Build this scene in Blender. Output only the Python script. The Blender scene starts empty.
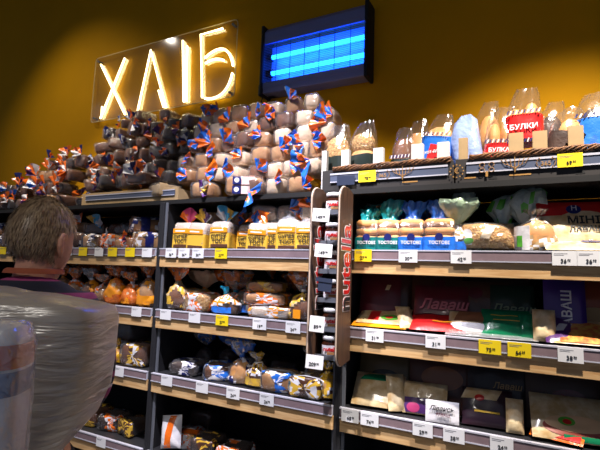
import bpy, bmesh, math, random
from mathutils import Vector, Matrix, noise

scene = bpy.context.scene
COL = scene.collection
PI = math.pi

# ------------------------------------------------------------------ camera
CAM = Vector((1.7068, -1.6971, 1.5496))
YAW, PIT, ROL, FPX = math.radians(27.937), math.radians(6.019), math.radians(1.9755), 450.03
cF = Vector((-math.sin(YAW)*math.cos(PIT), math.cos(YAW)*math.cos(PIT), math.sin(PIT)))
cR = Vector((math.cos(YAW), math.sin(YAW), 0))
cU = cR.cross(cF)
rc = cR*math.cos(ROL) + cU*math.sin(ROL)
uc = -cR*math.sin(ROL) + cU*math.cos(ROL)
cam = bpy.data.objects.new('camera', bpy.data.cameras.new('camera'))
COL.objects.link(cam)
cam.data.sensor_width = 36
cam.data.lens = FPX/600*36
cam.data.clip_start = 0.05
cam.matrix_world = Matrix(((rc.x, uc.x, -cF.x, CAM.x), (rc.y, uc.y, -cF.y, CAM.y), (rc.z, uc.z, -cF.z, CAM.z), (0, 0, 0, 1)))
scene.camera = cam

# ------------------------------------------------------------------ world, lights, exposure
wd = bpy.data.worlds.new('world'); scene.world = wd; wd.use_nodes = True
wd.node_tree.nodes['Background'].inputs[0].default_value = (0.62, 0.72, 1.0, 1)
wd.node_tree.nodes['Background'].inputs[1].default_value = 0.16

def spot(x, y, z, tx, ty, tz, power, size, blend, col, rad=0.035):
    l = bpy.data.lights.new('ceiling_spot', 'SPOT'); l.energy = power; l.spot_size = math.radians(size)
    l.spot_blend = blend; l.color = col; l.shadow_soft_size = rad
    o = bpy.data.objects.new('ceiling_spot', l); COL.objects.link(o)
    o.location = (x, y, z)
    o.rotation_euler = (Vector((tx, ty, tz))-Vector((x, y, z))).to_track_quat('-Z', 'Y').to_euler()
    return o
spot(2.0, -0.66, 3.5, 1.72, 0.0, 1.15, 520, 68, 0.9, (1.0, 0.90, 0.79))
spot(0.75, -1.0, 3.6, 0.60, 0.05, 1.45, 560, 50, 0.85, (0.93, 0.90, 1.0))
spot(-0.75, -0.9, 3.7, -0.85, 0.1, 1.5, 160, 56, 0.8, (1.0, 0.88, 0.74))
spot(1.0, -2.7, 3.9, 0.5, -0.95, 1.5, 90, 46, 0.8, (1.0, 0.93, 0.84), 0.08)
spot(-1.6, -0.7, 3.9, -1.3, 0.3, 2.0, 55, 84, 1.0, (1.0, 0.9, 0.78))
scene.view_settings.view_transform = 'Standard'
scene.view_settings.look = 'None'
scene.view_settings.exposure = 0.0
scene.view_settings.gamma = 1.0
scene.view_settings.use_curve_mapping = False
try: scene.cycles.transparent_max_bounces = 32
except Exception: pass

# ------------------------------------------------------------------ measuring: a point of the place from its direction and its depth plane y
def at(u, v, y):
    d = cF + rc*((u-300)/FPX) + uc*((225-v)/FPX)
    t = (y-CAM.y)/d.y
    return CAM + d*t
def xat(u, z, y):
    lo, hi = -200, 700
    for _ in range(40):
        m = (lo+hi)/2
        if at(u, m, y).z > z: lo = m
        else: hi = m
    return at(u, lo, y).x

# ------------------------------------------------------------------ materials
def lin(c):
    out = []
    for v in c:
        v /= 255.0
        out.append(v/12.92 if v <= 0.04045 else ((v+0.055)/1.055)**2.4)
    return tuple(out)+(1,)
MATS = {}
def mat(name, rgb, rough=0.6, metal=0.0, bump=0.0, bscale=40, var=0.0, vscale=8, spec=0.5, rgb2=None, coat=0):
    if name in MATS: return MATS[name]
    m = bpy.data.materials.new(name); m.use_nodes = True
    nt = m.node_tree; b = nt.nodes['Principled BSDF']
    b.inputs['Base Color'].default_value = lin(rgb); b.inputs['Roughness'].default_value = rough
    b.inputs['Metallic'].default_value = metal; b.inputs['Specular IOR Level'].default_value = spec
    b.inputs['Coat Weight'].default_value = coat; b.inputs['Coat Roughness'].default_value = 0.12
    tc = nt.nodes.new('ShaderNodeTexCoord')
    if var or rgb2:
        n = nt.nodes.new('ShaderNodeTexNoise'); n.inputs['Scale'].default_value = vscale; n.inputs['Detail'].default_value = 5
        nt.links.new(tc.outputs['Object'], n.inputs['Vector'])
        r = nt.nodes.new('ShaderNodeValToRGB'); r.color_ramp.elements[0].position = 0.35; r.color_ramp.elements[1].position = 0.65
        c = lin(rgb)
        c2 = lin(rgb2) if rgb2 else tuple(x*(1+var) for x in c[:3])+(1,)
        r.color_ramp.elements[0].color = c if rgb2 else tuple(x*(1-var) for x in c[:3])+(1,)
        r.color_ramp.elements[1].color = c2
        nt.links.new(n.outputs['Fac'], r.inputs['Fac']); nt.links.new(r.outputs['Color'], b.inputs['Base Color'])
    if bump:
        n = nt.nodes.new('ShaderNodeTexNoise'); n.inputs['Scale'].default_value = bscale; n.inputs['Detail'].default_value = 4
        nt.links.new(tc.outputs['Object'], n.inputs['Vector'])
        bm = nt.nodes.new('ShaderNodeBump'); bm.inputs['Strength'].default_value = bump; bm.inputs['Distance'].default_value = 0.01
        nt.links.new(n.outputs['Fac'], bm.inputs['Height']); nt.links.new(bm.outputs['Normal'], b.inputs['Normal'])
    MATS[name] = m
    return m
def film(name, rgb=(235, 235, 240), opac=0.2, rough=0.13, bump=0.8, bscale=45):
    """thin plastic film: mostly see-through, with crinkled highlights"""
    if name in MATS: return MATS[name]
    m = bpy.data.materials.new(name); m.use_nodes = True
    nt = m.node_tree; nt.nodes.clear()
    out = nt.nodes.new('ShaderNodeOutputMaterial'); mix = nt.nodes.new('ShaderNodeMixShader')
    tr = nt.nodes.new('ShaderNodeBsdfTransparent'); tr.inputs[0].default_value = (0.97, 0.97, 0.97, 1)
    p = nt.nodes.new('ShaderNodeBsdfPrincipled')
    p.inputs['Base Color'].default_value = lin(rgb); p.inputs['Roughness'].default_value = rough
    p.inputs['Specular IOR Level'].default_value = 1.0
    lw = nt.nodes.new('ShaderNodeLayerWeight'); lw.inputs['Blend'].default_value = 0.25
    mr = nt.nodes.new('ShaderNodeMapRange'); mr.inputs['To Min'].default_value = opac; mr.inputs['To Max'].default_value = min(1, opac+0.45)
    gl = nt.nodes.new('ShaderNodeBsdfGlossy'); gl.inputs['Roughness'].default_value = rough+.04; gl.inputs[0].default_value = (1, 1, 1, 1)
    m2 = nt.nodes.new('ShaderNodeMixShader'); m2.inputs[0].default_value = max(.05, .9-1.6*opac)
    tc = nt.nodes.new('ShaderNodeTexCoord'); n = nt.nodes.new('ShaderNodeTexNoise')
    n.inputs['Scale'].default_value = bscale; n.inputs['Detail'].default_value = 3; n.inputs['Distortion'].default_value = 0.6
    bm = nt.nodes.new('ShaderNodeBump'); bm.inputs['Strength'].default_value = bump; bm.inputs['Distance'].default_value = 0.012
    L = nt.links.new
    L(tc.outputs['Object'], n.inputs['Vector']); L(n.outputs['Fac'], bm.inputs['Height']); L(bm.outputs['Normal'], p.inputs['Normal']); L(bm.outputs['Normal'], gl.inputs['Normal'])
    L(lw.outputs['Facing'], mr.inputs['Value']); L(mr.outputs['Result'], mix.inputs[0])
    L(p.outputs[0], m2.inputs[1]); L(gl.outputs[0], m2.inputs[2]); L(tr.outputs[0], mix.inputs[1]); L(m2.outputs[0], mix.inputs[2]); L(mix.outputs[0], out.inputs['Surface'])
    MATS[name] = m
    return m
def glow(name, rgb, strength):
    if name in MATS: return MATS[name]
    m = bpy.data.materials.new(name); m.use_nodes = True
    nt = m.node_tree; nt.nodes.clear()
    out = nt.nodes.new('ShaderNodeOutputMaterial'); e = nt.nodes.new('ShaderNodeEmission')
    e.inputs[0].default_value = rgb+(1,); e.inputs[1].default_value = strength
    nt.links.new(e.outputs[0], out.inputs['Surface']); MATS[name] = m
    return m
def wood(name, a, b, scale=(3, 30, 30)):
    if name in MATS: return MATS[name]
    m = bpy.data.materials.new(name); m.use_nodes = True
    nt = m.node_tree; p = nt.nodes['Principled BSDF']; p.inputs['Roughness'].default_value = 0.5
    tc = nt.nodes.new('ShaderNodeTexCoord'); mp = nt.nodes.new('ShaderNodeMapping'); mp.inputs['Scale'].default_value = scale
    n = nt.nodes.new('ShaderNodeTexNoise'); n.inputs['Scale'].default_value = 2.2; n.inputs['Detail'].default_value = 7; n.inputs['Distortion'].default_value = 1.2
    r = nt.nodes.new('ShaderNodeValToRGB'); r.color_ramp.elements[0].position = 0.32; r.color_ramp.elements[1].position = 0.62
    r.color_ramp.elements[0].color = lin(b); r.color_ramp.elements[1].color = lin(a)
    L = nt.links.new
    L(tc.outputs['Object'], mp.inputs[0]); L(mp.outputs[0], n.inputs['Vector']); L(n.outputs['Fac'], r.inputs['Fac']); L(r.outputs[0], p.inputs['Base Color'])
    MATS[name] = m
    return m
M_OFILM = film('orange_film', (244, 124, 30), .72, .2)
M_YFILM = film('yellow_film', (246, 190, 20), .66)
M_BFILM = film('blue_film', (36, 110, 220), .72, .2)
M_TFILM = film('teal_film', (20, 158, 160), .74, .2)
M_FILM_T = film('white_tinted_film', (235, 228, 216), .34)
M_WALL = mat('yellow_wall_paint', (208, 148, 2), 0.8, spec=.15, bump=0.12, bscale=18, var=0.04, vscale=3)
M_DARK = mat('dark_metal', (38, 38, 42), 0.5)
M_BLACK = mat('black_back', (16, 15, 17), 0.7)
M_GREY = mat('grey_metal', (120, 124, 134), 0.4, metal=0.3)
M_RAIL = mat('rail_plastic', (190, 190, 204), 0.3)
M_INS = mat('rail_insert', (132, 112, 118), 0.45, var=0.08, vscale=30)
M_OAK = wood('oak_front', (222, 184, 132), (196, 150, 98))
M_WHITE = mat('white_paper', (232, 232, 236), 0.55)
M_YEL = mat('yellow_paper', (244, 214, 20), 0.55)
M_INK = mat('dark_ink', (22, 22, 28), 0.6)
M_FILM = film('clear_film', opac=0.09, bump=.5, bscale=28)
M_FILM_B = film('bun_bag_film', opac=0.045, rough=.1, bump=.35, bscale=18)
M_FILM_G = film('glittering_film', opac=0.08, rough=.1, bump=.8, bscale=50)
M_FILM_D = film('clear_film_thin', opac=0.06)
M_FILM_W = film('milky_film', (225, 228, 238), 0.30)
M_ORANGE = mat('orange_print', (238, 112, 24), 0.3, bump=0.3, coat=0.5)
M_BLUE = mat('blue_print', (38, 112, 214), 0.3, bump=0.3, coat=0.5)
M_NAVY = mat('navy_print', (28, 34, 98), 0.3, bump=0.3, coat=0.5)
M_PURP = mat('purple_print', (86, 46, 112), 0.3, bump=0.3, coat=0.5)
M_WPR = mat('white_print', (224, 222, 228), 0.3, bump=0.3, coat=0.5)
M_RED = mat('red_print', (206, 34, 34), 0.3, bump=0.2, coat=0.5)
M_TEAL = mat('teal_print', (14, 118, 118), 0.3, bump=0.3, coat=0.5)
M_GREEN = mat('green_print', (88, 176, 56), 0.3, bump=0.2, coat=0.5)
M_DGREEN = mat('deep_green_print', (14, 128, 84), 0.3, bump=0.2, coat=0.5)
M_MUST = mat('mustard_print', (222, 178, 62), 0.3, bump=0.15, coat=0.5)
M_AMBER = mat('amber_print', (238, 150, 26), 0.3, bump=0.15, coat=0.5)
M_BROWNP = mat('brown_print', (84, 52, 36), 0.35, bump=0.15, coat=0.5)
M_MAROON = mat('maroon_print', (92, 18, 34), 0.35, bump=0.15, coat=0.5)
M_CREAM = mat('cream_flatbread', (232, 212, 172), 0.4, rgb2=(200, 164, 110), vscale=30, coat=0.5, bump=.35, bscale=26)
M_PINK = mat('pink_print', (214, 70, 128), 0.35, coat=0.4)
M_LBLUE = mat('pale_blue_film', (140, 160, 208), 0.3, bump=0.9, bscale=25, coat=0.4)
M_CRUMB = mat('pale_loaf', (226, 204, 178), 0.8, bump=0.3, bscale=60, rgb2=(206, 176, 142), vscale=14)
M_TAN = mat('tan_loaf', (196, 150, 100), 0.75, bump=0.3, bscale=50, rgb2=(160, 108, 62), vscale=12)
M_BROWN = mat('brown_loaf', (124, 74, 40), 0.7, bump=0.3, bscale=50, rgb2=(84, 48, 26), vscale=12)
M_DKBR = mat('dark_rye_loaf', (62, 36, 24), 0.7, bump=0.4, bscale=40, rgb2=(36, 22, 18), vscale=12)
M_BUN = mat('bun_crust', (206, 142, 78), 0.6, bump=0.15, bscale=60, rgb2=(228, 178, 116), vscale=10)
M_SEED = mat('seeded_crust', (176, 122, 66), 0.7, bump=1.0, bscale=130, rgb2=(222, 182, 116), vscale=90)
M_KRAFT = mat('kraft_card', (176, 148, 108), 0.8, var=0.08, vscale=20)
M_CARDW = mat('white_card', (214, 212, 208), 0.7)
M_BCARD = mat('black_card', (42, 38, 38), 0.6, var=0.15, vscale=10)
M_GOLD = mat('gold_print', (172, 128, 70), 0.5)
M_WICK = mat('wicker', (138, 92, 52), 0.6, rgb2=(74, 44, 24), vscale=60)
M_STRIP = mat('crate_rail', (84, 92, 114), 0.35)
M_LAM = wood('brown_laminate', (88, 62, 48), (62, 44, 35), (30, 30, 2))

# ------------------------------------------------------------------ mesh helpers
def new_mesh(name, verts, faces, mats, fm=None, smooth=True):
    me = bpy.data.meshes.new(name)
    me.from_pydata([tuple(v) for v in verts], [], faces)
    for m in (mats if isinstance(mats, (list, tuple)) else [mats]): me.materials.append(m)
    if fm: me.polygons.foreach_set('material_index', fm)
    if smooth: me.polygons.foreach_set('use_smooth', [True]*len(me.polygons))
    me.update()
    return me
def obj(name, me, parent=None, loc=None, rot=None):
    o = bpy.data.objects.new(name, me); COL.objects.link(o)
    if parent: o.parent = parent
    if loc is not None: o.location = loc
    if rot is not None: o.rotation_euler = rot
    return o
def thing(name, label, cat, loc=(0, 0, 0), rot=(0, 0, 0), group=None, scale=None):
    o = bpy.data.objects.new(name, None); COL.objects.link(o)
    o.empty_display_size = 0.05
    o.location = loc; o.rotation_euler = rot; o['label'] = label; o['category'] = cat
    if group: o['group'] = group
    if scale: o.scale = scale if isinstance(scale, (tuple, list)) else (scale,)*3
    return o
def structure(o): o['kind'] = 'structure'; return o
def tag(o, label, cat, group=None):
    o['label'] = label; o['category'] = cat
    if group: o['group'] = group
    return o
class MB:
    """collects simple solids into one mesh"""
    def __init__(s): s.v = []; s.f = []; s.m = []
    def add(s, V, F, mi=0):
        n = len(s.v); s.v += [tuple(p) for p in V]; s.f += [tuple(i+n for i in f) for f in F]; s.m += [mi]*len(F)
    def box(s, x0, y0, z0, x1, y1, z1, mi=0, bev=0.0):
        bm = bmesh.new(); bmesh.ops.create_cube(bm, size=1)
        for v in bm.verts: v.co = Vector(((x0+x1)/2+v.co.x*(x1-x0), (y0+y1)/2+v.co.y*(y1-y0), (z0+z1)/2+v.co.z*(z1-z0)))
        if bev: bmesh.ops.bevel(bm, geom=bm.edges[:], offset=bev, segments=2, affect='EDGES', profile=0.5)
        bm.verts.index_update()
        s.add([v.co.copy() for v in bm.verts], [[v.index for v in f.verts] for f in bm.faces], mi); bm.free(); return s
    def tube(s, pts, r, n=8, mi=0, closed=False):
        pts = [Vector(p) for p in pts]; V = []; F = []; k = len(pts)
        up = Vector((0.13, 0.21, 0.97)).normalized()
        for i, p in enumerate(pts):
            t = (pts[min(i+1, k-1)]-pts[max(i-1, 0)]).normalized()
            a = t.cross(up)
            if a.length < 0.05: a = t.cross(Vector((1, 0, 0)))
            a.normalize(); b = t.cross(a).normalized()
            rr = r[i] if isinstance(r, (list, tuple)) else r
            for j in range(n):
                q = 2*PI*j/n; V.append(p+a*math.cos(q)*rr+b*math.sin(q)*rr)
        for i in range(k-1):
            for j in range(n): F.append((i*n+j, i*n+(j+1) % n, (i+1)*n+(j+1) % n, (i+1)*n+j))
        F.append(tuple(range(n))[::-1]); F.append(tuple((k-1)*n+j for j in range(n)))
        s.add(V, F, mi); return s
    def mesh(s, name, mats, smooth=False): return new_mesh(name, s.v, s.f, mats, s.m, smooth)
def sgnpow(c, e): return math.copysign(abs(c)**e, c)
def loft(name, rings, mats, n=22, seed=0, crk=0.0, fr=18, cap=(True, True), a0=0.0, a1=2*PI, M=None, fm=None, ruff=0.0, rk=7):
    """rings: (z, rx, ry, exponent, cx, cy)"""
    V = []; F = []; full = abs(a1-a0-2*PI) < 1e-6; k = n if full else n+1
    so = Vector((seed*3.7, seed*1.3, seed*2.1))
    for ri, R in enumerate(rings):
        z, rx, ry = R[:3]; ex = R[3] if len(R) > 3 else 2.0; cx = R[4] if len(R) > 4 else 0; cy = R[5] if len(R) > 5 else 0
        rf = R[6] if len(R) > 6 else 0
        for j in range(k):
            a = a0+(a1-a0)*j/n
            c, s = sgnpow(math.cos(a), 2/ex), sgnpow(math.sin(a), 2/ex)
            g = 1+rf*math.sin(rk*a+seed)
            p = Vector((cx+rx*c*g, cy+ry*s*g, z+rf*0.012*math.sin(rk*a*1.7+seed*2)))
            if crk:
                d = noise.noise(p*fr+so)*crk
                nv = Vector((c*ry, s*rx, 0)); 
                if nv.length > 1e-6: p += nv.normalized()*d
                p.z += noise.noise(p*fr*1.3-so)*crk*0.6
            V.append(p)
    for i in range(len(rings)-1):
        for j in range(n if full else n):
            F.append((i*k+j, i*k+(j+1) % k, (i+1)*k+(j+1) % k, (i+1)*k+j))
    if full:
        for e, on in ((0, cap[0]), (len(rings)-1, cap[1])):
            if on:
                c = sum((V[e*k+j] for j in range(k)), Vector())/k; V.append(c); ci = len(V)-1
                for j in range(n):
                    q = (e*k+j, e*k+(j+1) % k, ci); F.append(q[::-1] if e == 0 else q)
    if M is not None: V = [M @ v for v in V]
    if name in ('loaf', 'film', 'bun', 'printed_band', 'label_print', 'contents'): V = [Vector((v[0], v[1], max(v[2], 0.0012))) for v in V]
    f = None
    if fm: f = [fm(i, F[i], k, V) for i in range(len(F))]
    return new_mesh(name, V, F, mats, f, True)
CACHE = {}
def cached(key, fn):
    if key not in CACHE: CACHE[key] = fn()
    return CACHE[key]
def text_mesh(body, size, m, extrude=0.0006, align='CENTER', shear=0.0, bold=0.0):
    def mk():
        c = bpy.data.curves.new('lettering', 'FONT'); c.body = body; c.size = size; c.extrude = extrude
        c.align_x = align; c.align_y = 'CENTER'; c.shear = shear; c.offset = bold; c.resolution_u = 3
        o = bpy.data.objects.new('lettering_source', c); COL.objects.link(o)
        dg = bpy.context.evaluated_depsgraph_get(); me = bpy.data.meshes.new_from_object(o.evaluated_get(dg))
        bpy.data.objects.remove(o); me.materials.clear(); me.materials.append(m)
        me.transform(Matrix.Rotation(PI/2, 4, 'X'))
        return me
    return cached(('t', body, size, m.name, align, shear, bold), mk)

# pillow-like flat pouch: face towards -y, base at z=0, width along x
def pil_y(s, t, th, seed):   # s,t in -1..1
    e = max(0, (1-abs(s)**3.0)*(1-abs(t)**3.0))
    return -th/2*(e**0.6) + noise.noise(Vector((s*2.2+seed, t*2.6, seed*1.7)))*th*0.16*e
def pillow(name, w, h, th, m, seed, res=(12, 14)):
    V = []; F = []; nx, nz = res
    for side in (1, -1):
        for i in range(nz+1):
            for j in range(nx+1):
                s = -1+2*j/nx; t = -1+2*i/nz
                V.append((s*w/2, side*pil_y(s, t, th, seed), h/2+t*h/2))
    o = (nx+1)*(nz+1)
    for i in range(nz):
        for j in range(nx):
            a = i*(nx+1)+j; q = (a, a+1, a+nx+2, a+nx+1); F.append(q); F.append(tuple(x+o for x in q)[::-1])
    return new_mesh(name, V, F, m)
def patch(name, w, h, th, m, seed, s0, t0, s1, t1, shape='rect', off=0.0016, res=8, slant=0.0):
    V = []; F = []
    for i in range(res+1):
        for j in range(res+1):
            a, b = j/res*2-1, i/res*2-1
            if shape == 'ell':
                aa = a*math.sqrt(1-b*b/2); bb = b*math.sqrt(1-a*a/2); a, b = aa, bb
            elif shape == 'arch':
                b = b if b < 0 else b*math.sqrt(max(0, 1-a*a*0.8))
            s = (s0+s1)/2+a*(s1-s0)/2+slant*b; t = (t0+t1)/2+b*(t1-t0)/2
            V.append((s*w/2, pil_y(s, t, th, seed)-off, h/2+t*h/2))
    for i in range(res):
        for j in range(res):
            a = i*(res+1)+j; F.append((a, a+1, a+res+2, a+res+1))
    return new_mesh(name, V, F, m)
def pouch(label, cat, loc, w, h, th, m, patches=(), texts=(), lean=0.2, rz=0.0, seed=0, group=None, roll=0.0, name='flatbread_pack', contents=None):
    """patches: (part name, material, s0,t0,s1,t1,shape[,slant]); texts: (body,size,material,s,t[,shear])"""
    t = thing(name, label, cat, loc, (-lean, roll, rz), group)
    obj('pouch', pillow('pouch', w, h, th, m, seed), t)
    for k, p in enumerate(patches):
        obj(p[0], patch(p[0], w, h, th, p[1], seed, *p[2:6], shape=p[6] if len(p) > 6 else 'rect', off=0.0016+0.0008*k, slant=p[7] if len(p) > 7 else 0), t)
    for b in texts:
        y = min(pil_y(b[3]+dx, b[4]+dz, th, seed) for dx in (-.3, 0, .3) for dz in (-.1, 0, .1))-0.0055
        obj('lettering', text_mesh(b[0], b[1], b[2], bold=b[1]*.02, shear=b[5] if len(b) > 5 else 0), t, (b[3]*w/2, y, h/2+b[4]*h/2))
    return t

# fan-like gathered wrapper tail: neck at the origin, opening along +z, facing -y
def fan(name, R, spread, ms, seed, segs=22, amp=0.010, lean=0.35):
    rnd = random.Random(seed*7+1); V = []; F = []; fm = []; nr = 6
    so = Vector((seed*2.3, seed*.7, 0)); k1 = rnd.uniform(1.5, 2.6)
    for i in range(nr+1):
        q = i/nr; r = 0.006+(R-0.006)*q
        for j in range(segs+1):
            th = -spread/2+spread*j/segs
            rr = r*(1+q*(0.16*math.sin(th*k1*1.7+seed)+.10*noise.noise(so+Vector((th*2, 0, 0)))))
            y = -lean*r*(0.5+0.5*math.cos(th*1.3+seed))+amp*q*math.sin(th*7*k1/1.6+seed)+.012*q*noise.noise(so+Vector((th*3, q*3, 1)))
            V.append((rr*math.sin(th), y, rr*math.cos(th)))
    for i in range(nr):
        for j in range(segs):
            a = i*(segs+1)+j; F.append((a, a+1, a+segs+2, a+segs+1))
            c = j/segs*(2.4+seed % 2)+.28*math.sin(i*1.1+seed)+.5*noise.noise(so+Vector((j*.25, i*.4, 3)))
            fm.append(int(abs(c)+seed) % len(ms))
    return new_mesh(name, V, F, ms, fm)
def prints(seed, cut=.10, fr=17, n=1):
    so = Vector((seed*5.1, seed*.9, seed*2.2))
    def f(i, fc, k, V):
        p = Vector(V[fc[0]]); q = noise.noise(p*fr+so)
        if q < cut: return 0
        return 1+(int((noise.noise(p*fr*2.3-so)+1)*4) % n)
    return f
AX = Matrix.Rotation(PI/2, 4, 'X')     # lofting axis z -> -y

FANS = {
    'ob': [M_ORANGE, M_BLUE], 'obw': [M_ORANGE, M_BLUE, M_WPR, M_ORANGE, M_NAVY], 'op': [M_ORANGE, M_PURP, M_ORANGE, M_WPR],
    'opd': [M_ORANGE, M_BROWNP, M_PURP, M_ORANGE],
    'nv': [M_NAVY, M_WPR, M_NAVY, M_ORANGE], 'po': [M_PINK, M_ORANGE, M_PINK], 'py': [M_PURP, M_WPR, M_MUST], 'by': [mat('sky_print', (84, 186, 236), .3, coat=.5), M_MUST, mat('sky_print', (0, 0, 0)), M_WPR],
}
def end_loaf(label, loc, w, h, L, lm, fk, seed, rz=0.0, tilt=0.0, group=None, fpos=None, fdir=0.0, fR=0.055, filmm=None, cat='bread', name='wrapped_loaf', band=None, pitch=0.0, fs=2.0, prt=None):
    """a loaf in film lying with its end towards -y; base centre at loc"""
    t = thing(name, label, cat, loc, (pitch, tilt, rz), group)
    v = seed % 5
    kw = (round(w, 3), round(h, 3), round(L, 3), v)
    def lf():
        hw, hh = w/2-0.004, h/2-0.004
        r = [(-L/2+.004, hw*.80, hh*.80, 4.5), (-L/2+.012, hw*.96, hh*.96, 5), (-L*.2, hw, hh, 5), (L*.25, hw*.98, hh*1.0, 5), (L/2-.012, hw*.95, hh*.96, 5), (L/2-.004, hw*.82, hh*.82, 4.5)]
        return loft('loaf', r, lm, 20, v, 0.007, 16, M=Matrix.Translation((0, 0, h/2)) @ AX)
    obj('loaf', cached(('el', lm.name)+kw, lf), t)
    def wr():
        hw, hh = w/2, h/2
        r = [(-L/2, hw*.7, hh*.7, 4), (-L/2+.006, hw*.98, hh*.98, 4.6)]+[(-L/2+.006+(L-.012)*q/5, hw*(1.0+.02*(q % 2)), hh*(1.0+.02*((q+1) % 2)), 4.6) for q in range(1, 5)]+[(L/2-.006, hw*.98, hh*.98, 4.6), (L/2, hw*.7, hh*.7, 4)]
        if prt:
            r2 = []
            for (a, b_) in zip(r, r[1:]): r2 += [tuple(p+(q-p)*f_ for p, q in zip(a, b_)) for f_ in (0, .5)]
            r2 = [(-L/2, hw*q, hh*q, 4) for q in (.15, .4)]+r2+[r[-1]]+[(L/2, hw*q, hh*q, 4) for q in (.4, .15)]
            return loft('film', r2, [filmm or M_FILM]+prt, 40, v+7, 0.011, 34, M=Matrix.Translation((0, 0, h/2)) @ AX, fm=prints(seed, n=len(prt)))
        return loft('film', r, filmm or M_FILM, 24, v+7, 0.006, 45, M=Matrix.Translation((0, 0, h/2)) @ AX)
    obj('film', cached(('ew', (filmm or M_FILM).name, seed if prt else -1, tuple(q.name for q in prt or ()))+kw, wr), t)
    if band:
        def bd():
            hw, hh = w/2+.0025, h/2+.0025
            r = [(L/2-.012-(band[2])*q/3, hw, hh, 4.6) for q in range(3, -1, -1)]
            return loft('printed_band', r, band[0], 24, v+7, 0.005, 45, cap=(False, False), M=Matrix.Translation((0, 0, h/2)) @ AX)
        obj('printed_band', cached(('eb', band[0].name)+kw, bd), t, (0, -band[1]*0, 0) if not band[1] else (0, band[1], 0))
    if fk:
        fx, fz = fpos if fpos else (0, h*0.85)
        fme = cached(('fan', fk, v, round(fR, 3), fs), lambda: fan('wrapper_tail', fR, fs, FANS[fk], v+1))
        obj('wrapper_tail', fme, t, (fx, -L/2-0.006, fz), (0.15, fdir, 0))
    return t
def bag_bread(label, loc, rx, ry, h, lm, seed, tail=None, clip=None, lab=None, rz=0.0, filmm=None, group=None, cat='bread', name='bagged_bread', tilt=0.0, pitch=0.0, neck=0.66, flare=0.55, lab_t=(0.1, 0.38), bodyex=2.4, text=None, prt=None):
    """a loaf standing or sitting in a bag gathered at a neck, with a ruffled top"""
    t = thing(name, label, cat, loc, (pitch, tilt, rz), group); v = seed % 5
    hb = h*neck
    r = [(0.004, rx*.55, ry*.55, 2.2), (hb*.08, rx*.82, ry*.82, bodyex), (hb*.3, rx*.93, ry*.92, bodyex), (hb*.55, rx*.9, ry*.88, bodyex), (hb*.75, rx*.68, ry*.68, 2.2), (hb*.86, rx*.35, ry*.35, 2)]
    obj('loaf', loft('loaf', r, lm, 20, v, 0.006, 18), t)
    k = 24
    rw = [(0.001, rx*.7, ry*.7, 2.4), (hb*.06, rx*.95, ry*.95, bodyex), (hb*.2, rx, ry, bodyex), (hb*.38, rx*1.0, ry, bodyex), (hb*.55, rx*.97, ry*.96, bodyex), (hb*.72, rx*.8, ry*.8, 2.3), (hb*.87, rx*.45, ry*.45, 2.1, 0, 0, .10), (hb*.96, .012, .012, 2), (hb, .009, .009, 2)]
    rw2 = []
    for (a, b_) in zip(rw, rw[1:]):
        a = tuple(a)+(0,)*(7-len(a)); b_ = tuple(b_)+(0,)*(7-len(b_)); rw2 += [tuple(p+(q-p)*f_ for p, q in zip(a, b_)) for f_ in (0, .5)]
    rw2.append(rw[-1])
    obj('film', loft('film', rw2, [filmm or M_FILM]+(prt or []), 34, v+3, 0.013, 34, cap=(True, False), fm=prints(seed+11, n=len(prt)) if prt else None), t)
    hh = h-hb; rt = [(hb, .009, .009, 2)]+[(hb+hh*q, rx*flare*a, ry*flare*a*.65, 2, 0, -.02*q, .16+.14*q) for q, a in ((.12, .3), (.3, .6), (.5, .85), (.7, 1.0), (.86, 1.08), (1.0, .95))]
    tm = tail or (filmm or M_FILM); obj('gathered_top', loft('gathered_top', rt, [tm, M_FILM_T], k, v+5, 0.016, 42, cap=(False, False), fm=lambda i, fc, kk, V: 1 if tm.name.split('_')[0] in ('orange', 'blue', 'teal', 'yellow') and noise.noise(Vector(V[fc[0]])*34+Vector((seed*1.7, 0, 0))) > .08 else 0), t)
    if clip:
        obj('clip', loft('clip', [(hb-.006, .006, .006), (hb-.005, .0125, .0125), (hb+.005, .0125, .0125), (hb+.006, .006, .006)], clip, 10), t)
    if lab:
        z0, z1 = hb*lab_t[0], hb*lab_t[1]
        rr = [(z0+(z1-z0)*q/4, rx*1.012+.001, ry*1.012+.001, bodyex) for q in range(5)]
        obj('label_print', loft('label_print', rr, lab, 10, v+3, 0.006, 40, cap=(False, False), a0=-PI/2-.75, a1=-PI/2+.75), t)
    if text:
        obj('lettering', text_mesh(text[0], text[1], text[2]), t, (0, -ry*1.02-.008, hb*text[3]))
    return t
def blob(name, rx, ry, rz_, m, seed=0, crk=0.004, flat=0.0, n=18):
    rr = []
    for q in range(9):
        a = -PI/2+PI*q/8
        rr.append((rz_*(1+math.sin(a)), max(.0005, rx*math.cos(a)**.8), max(.0005, ry*math.cos(a)**.8), 2.2))
    return loft(name, rr, m, n, seed, crk, 14)

# ------------------------------------------------------------------ the room
WY = 0.45
structure(obj('wall_back', MB().box(-6, WY, 0, 4.5, WY+0.15, 4.4).mesh('wall_back', M_WALL)))
structure(obj('floor', MB().box(-6, -6, -0.1, 4.5, WY+.15, 0).mesh('floor', mat('floor_tile', (120, 118, 116), 0.35, var=0.1, vscale=2))))
structure(obj('ceiling', MB().box(-6, -2.6, 4.4, 4.5, WY+.15, 4.5).mesh('ceiling', mat('ceiling_paint', (60, 58, 58), 0.9))))

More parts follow.
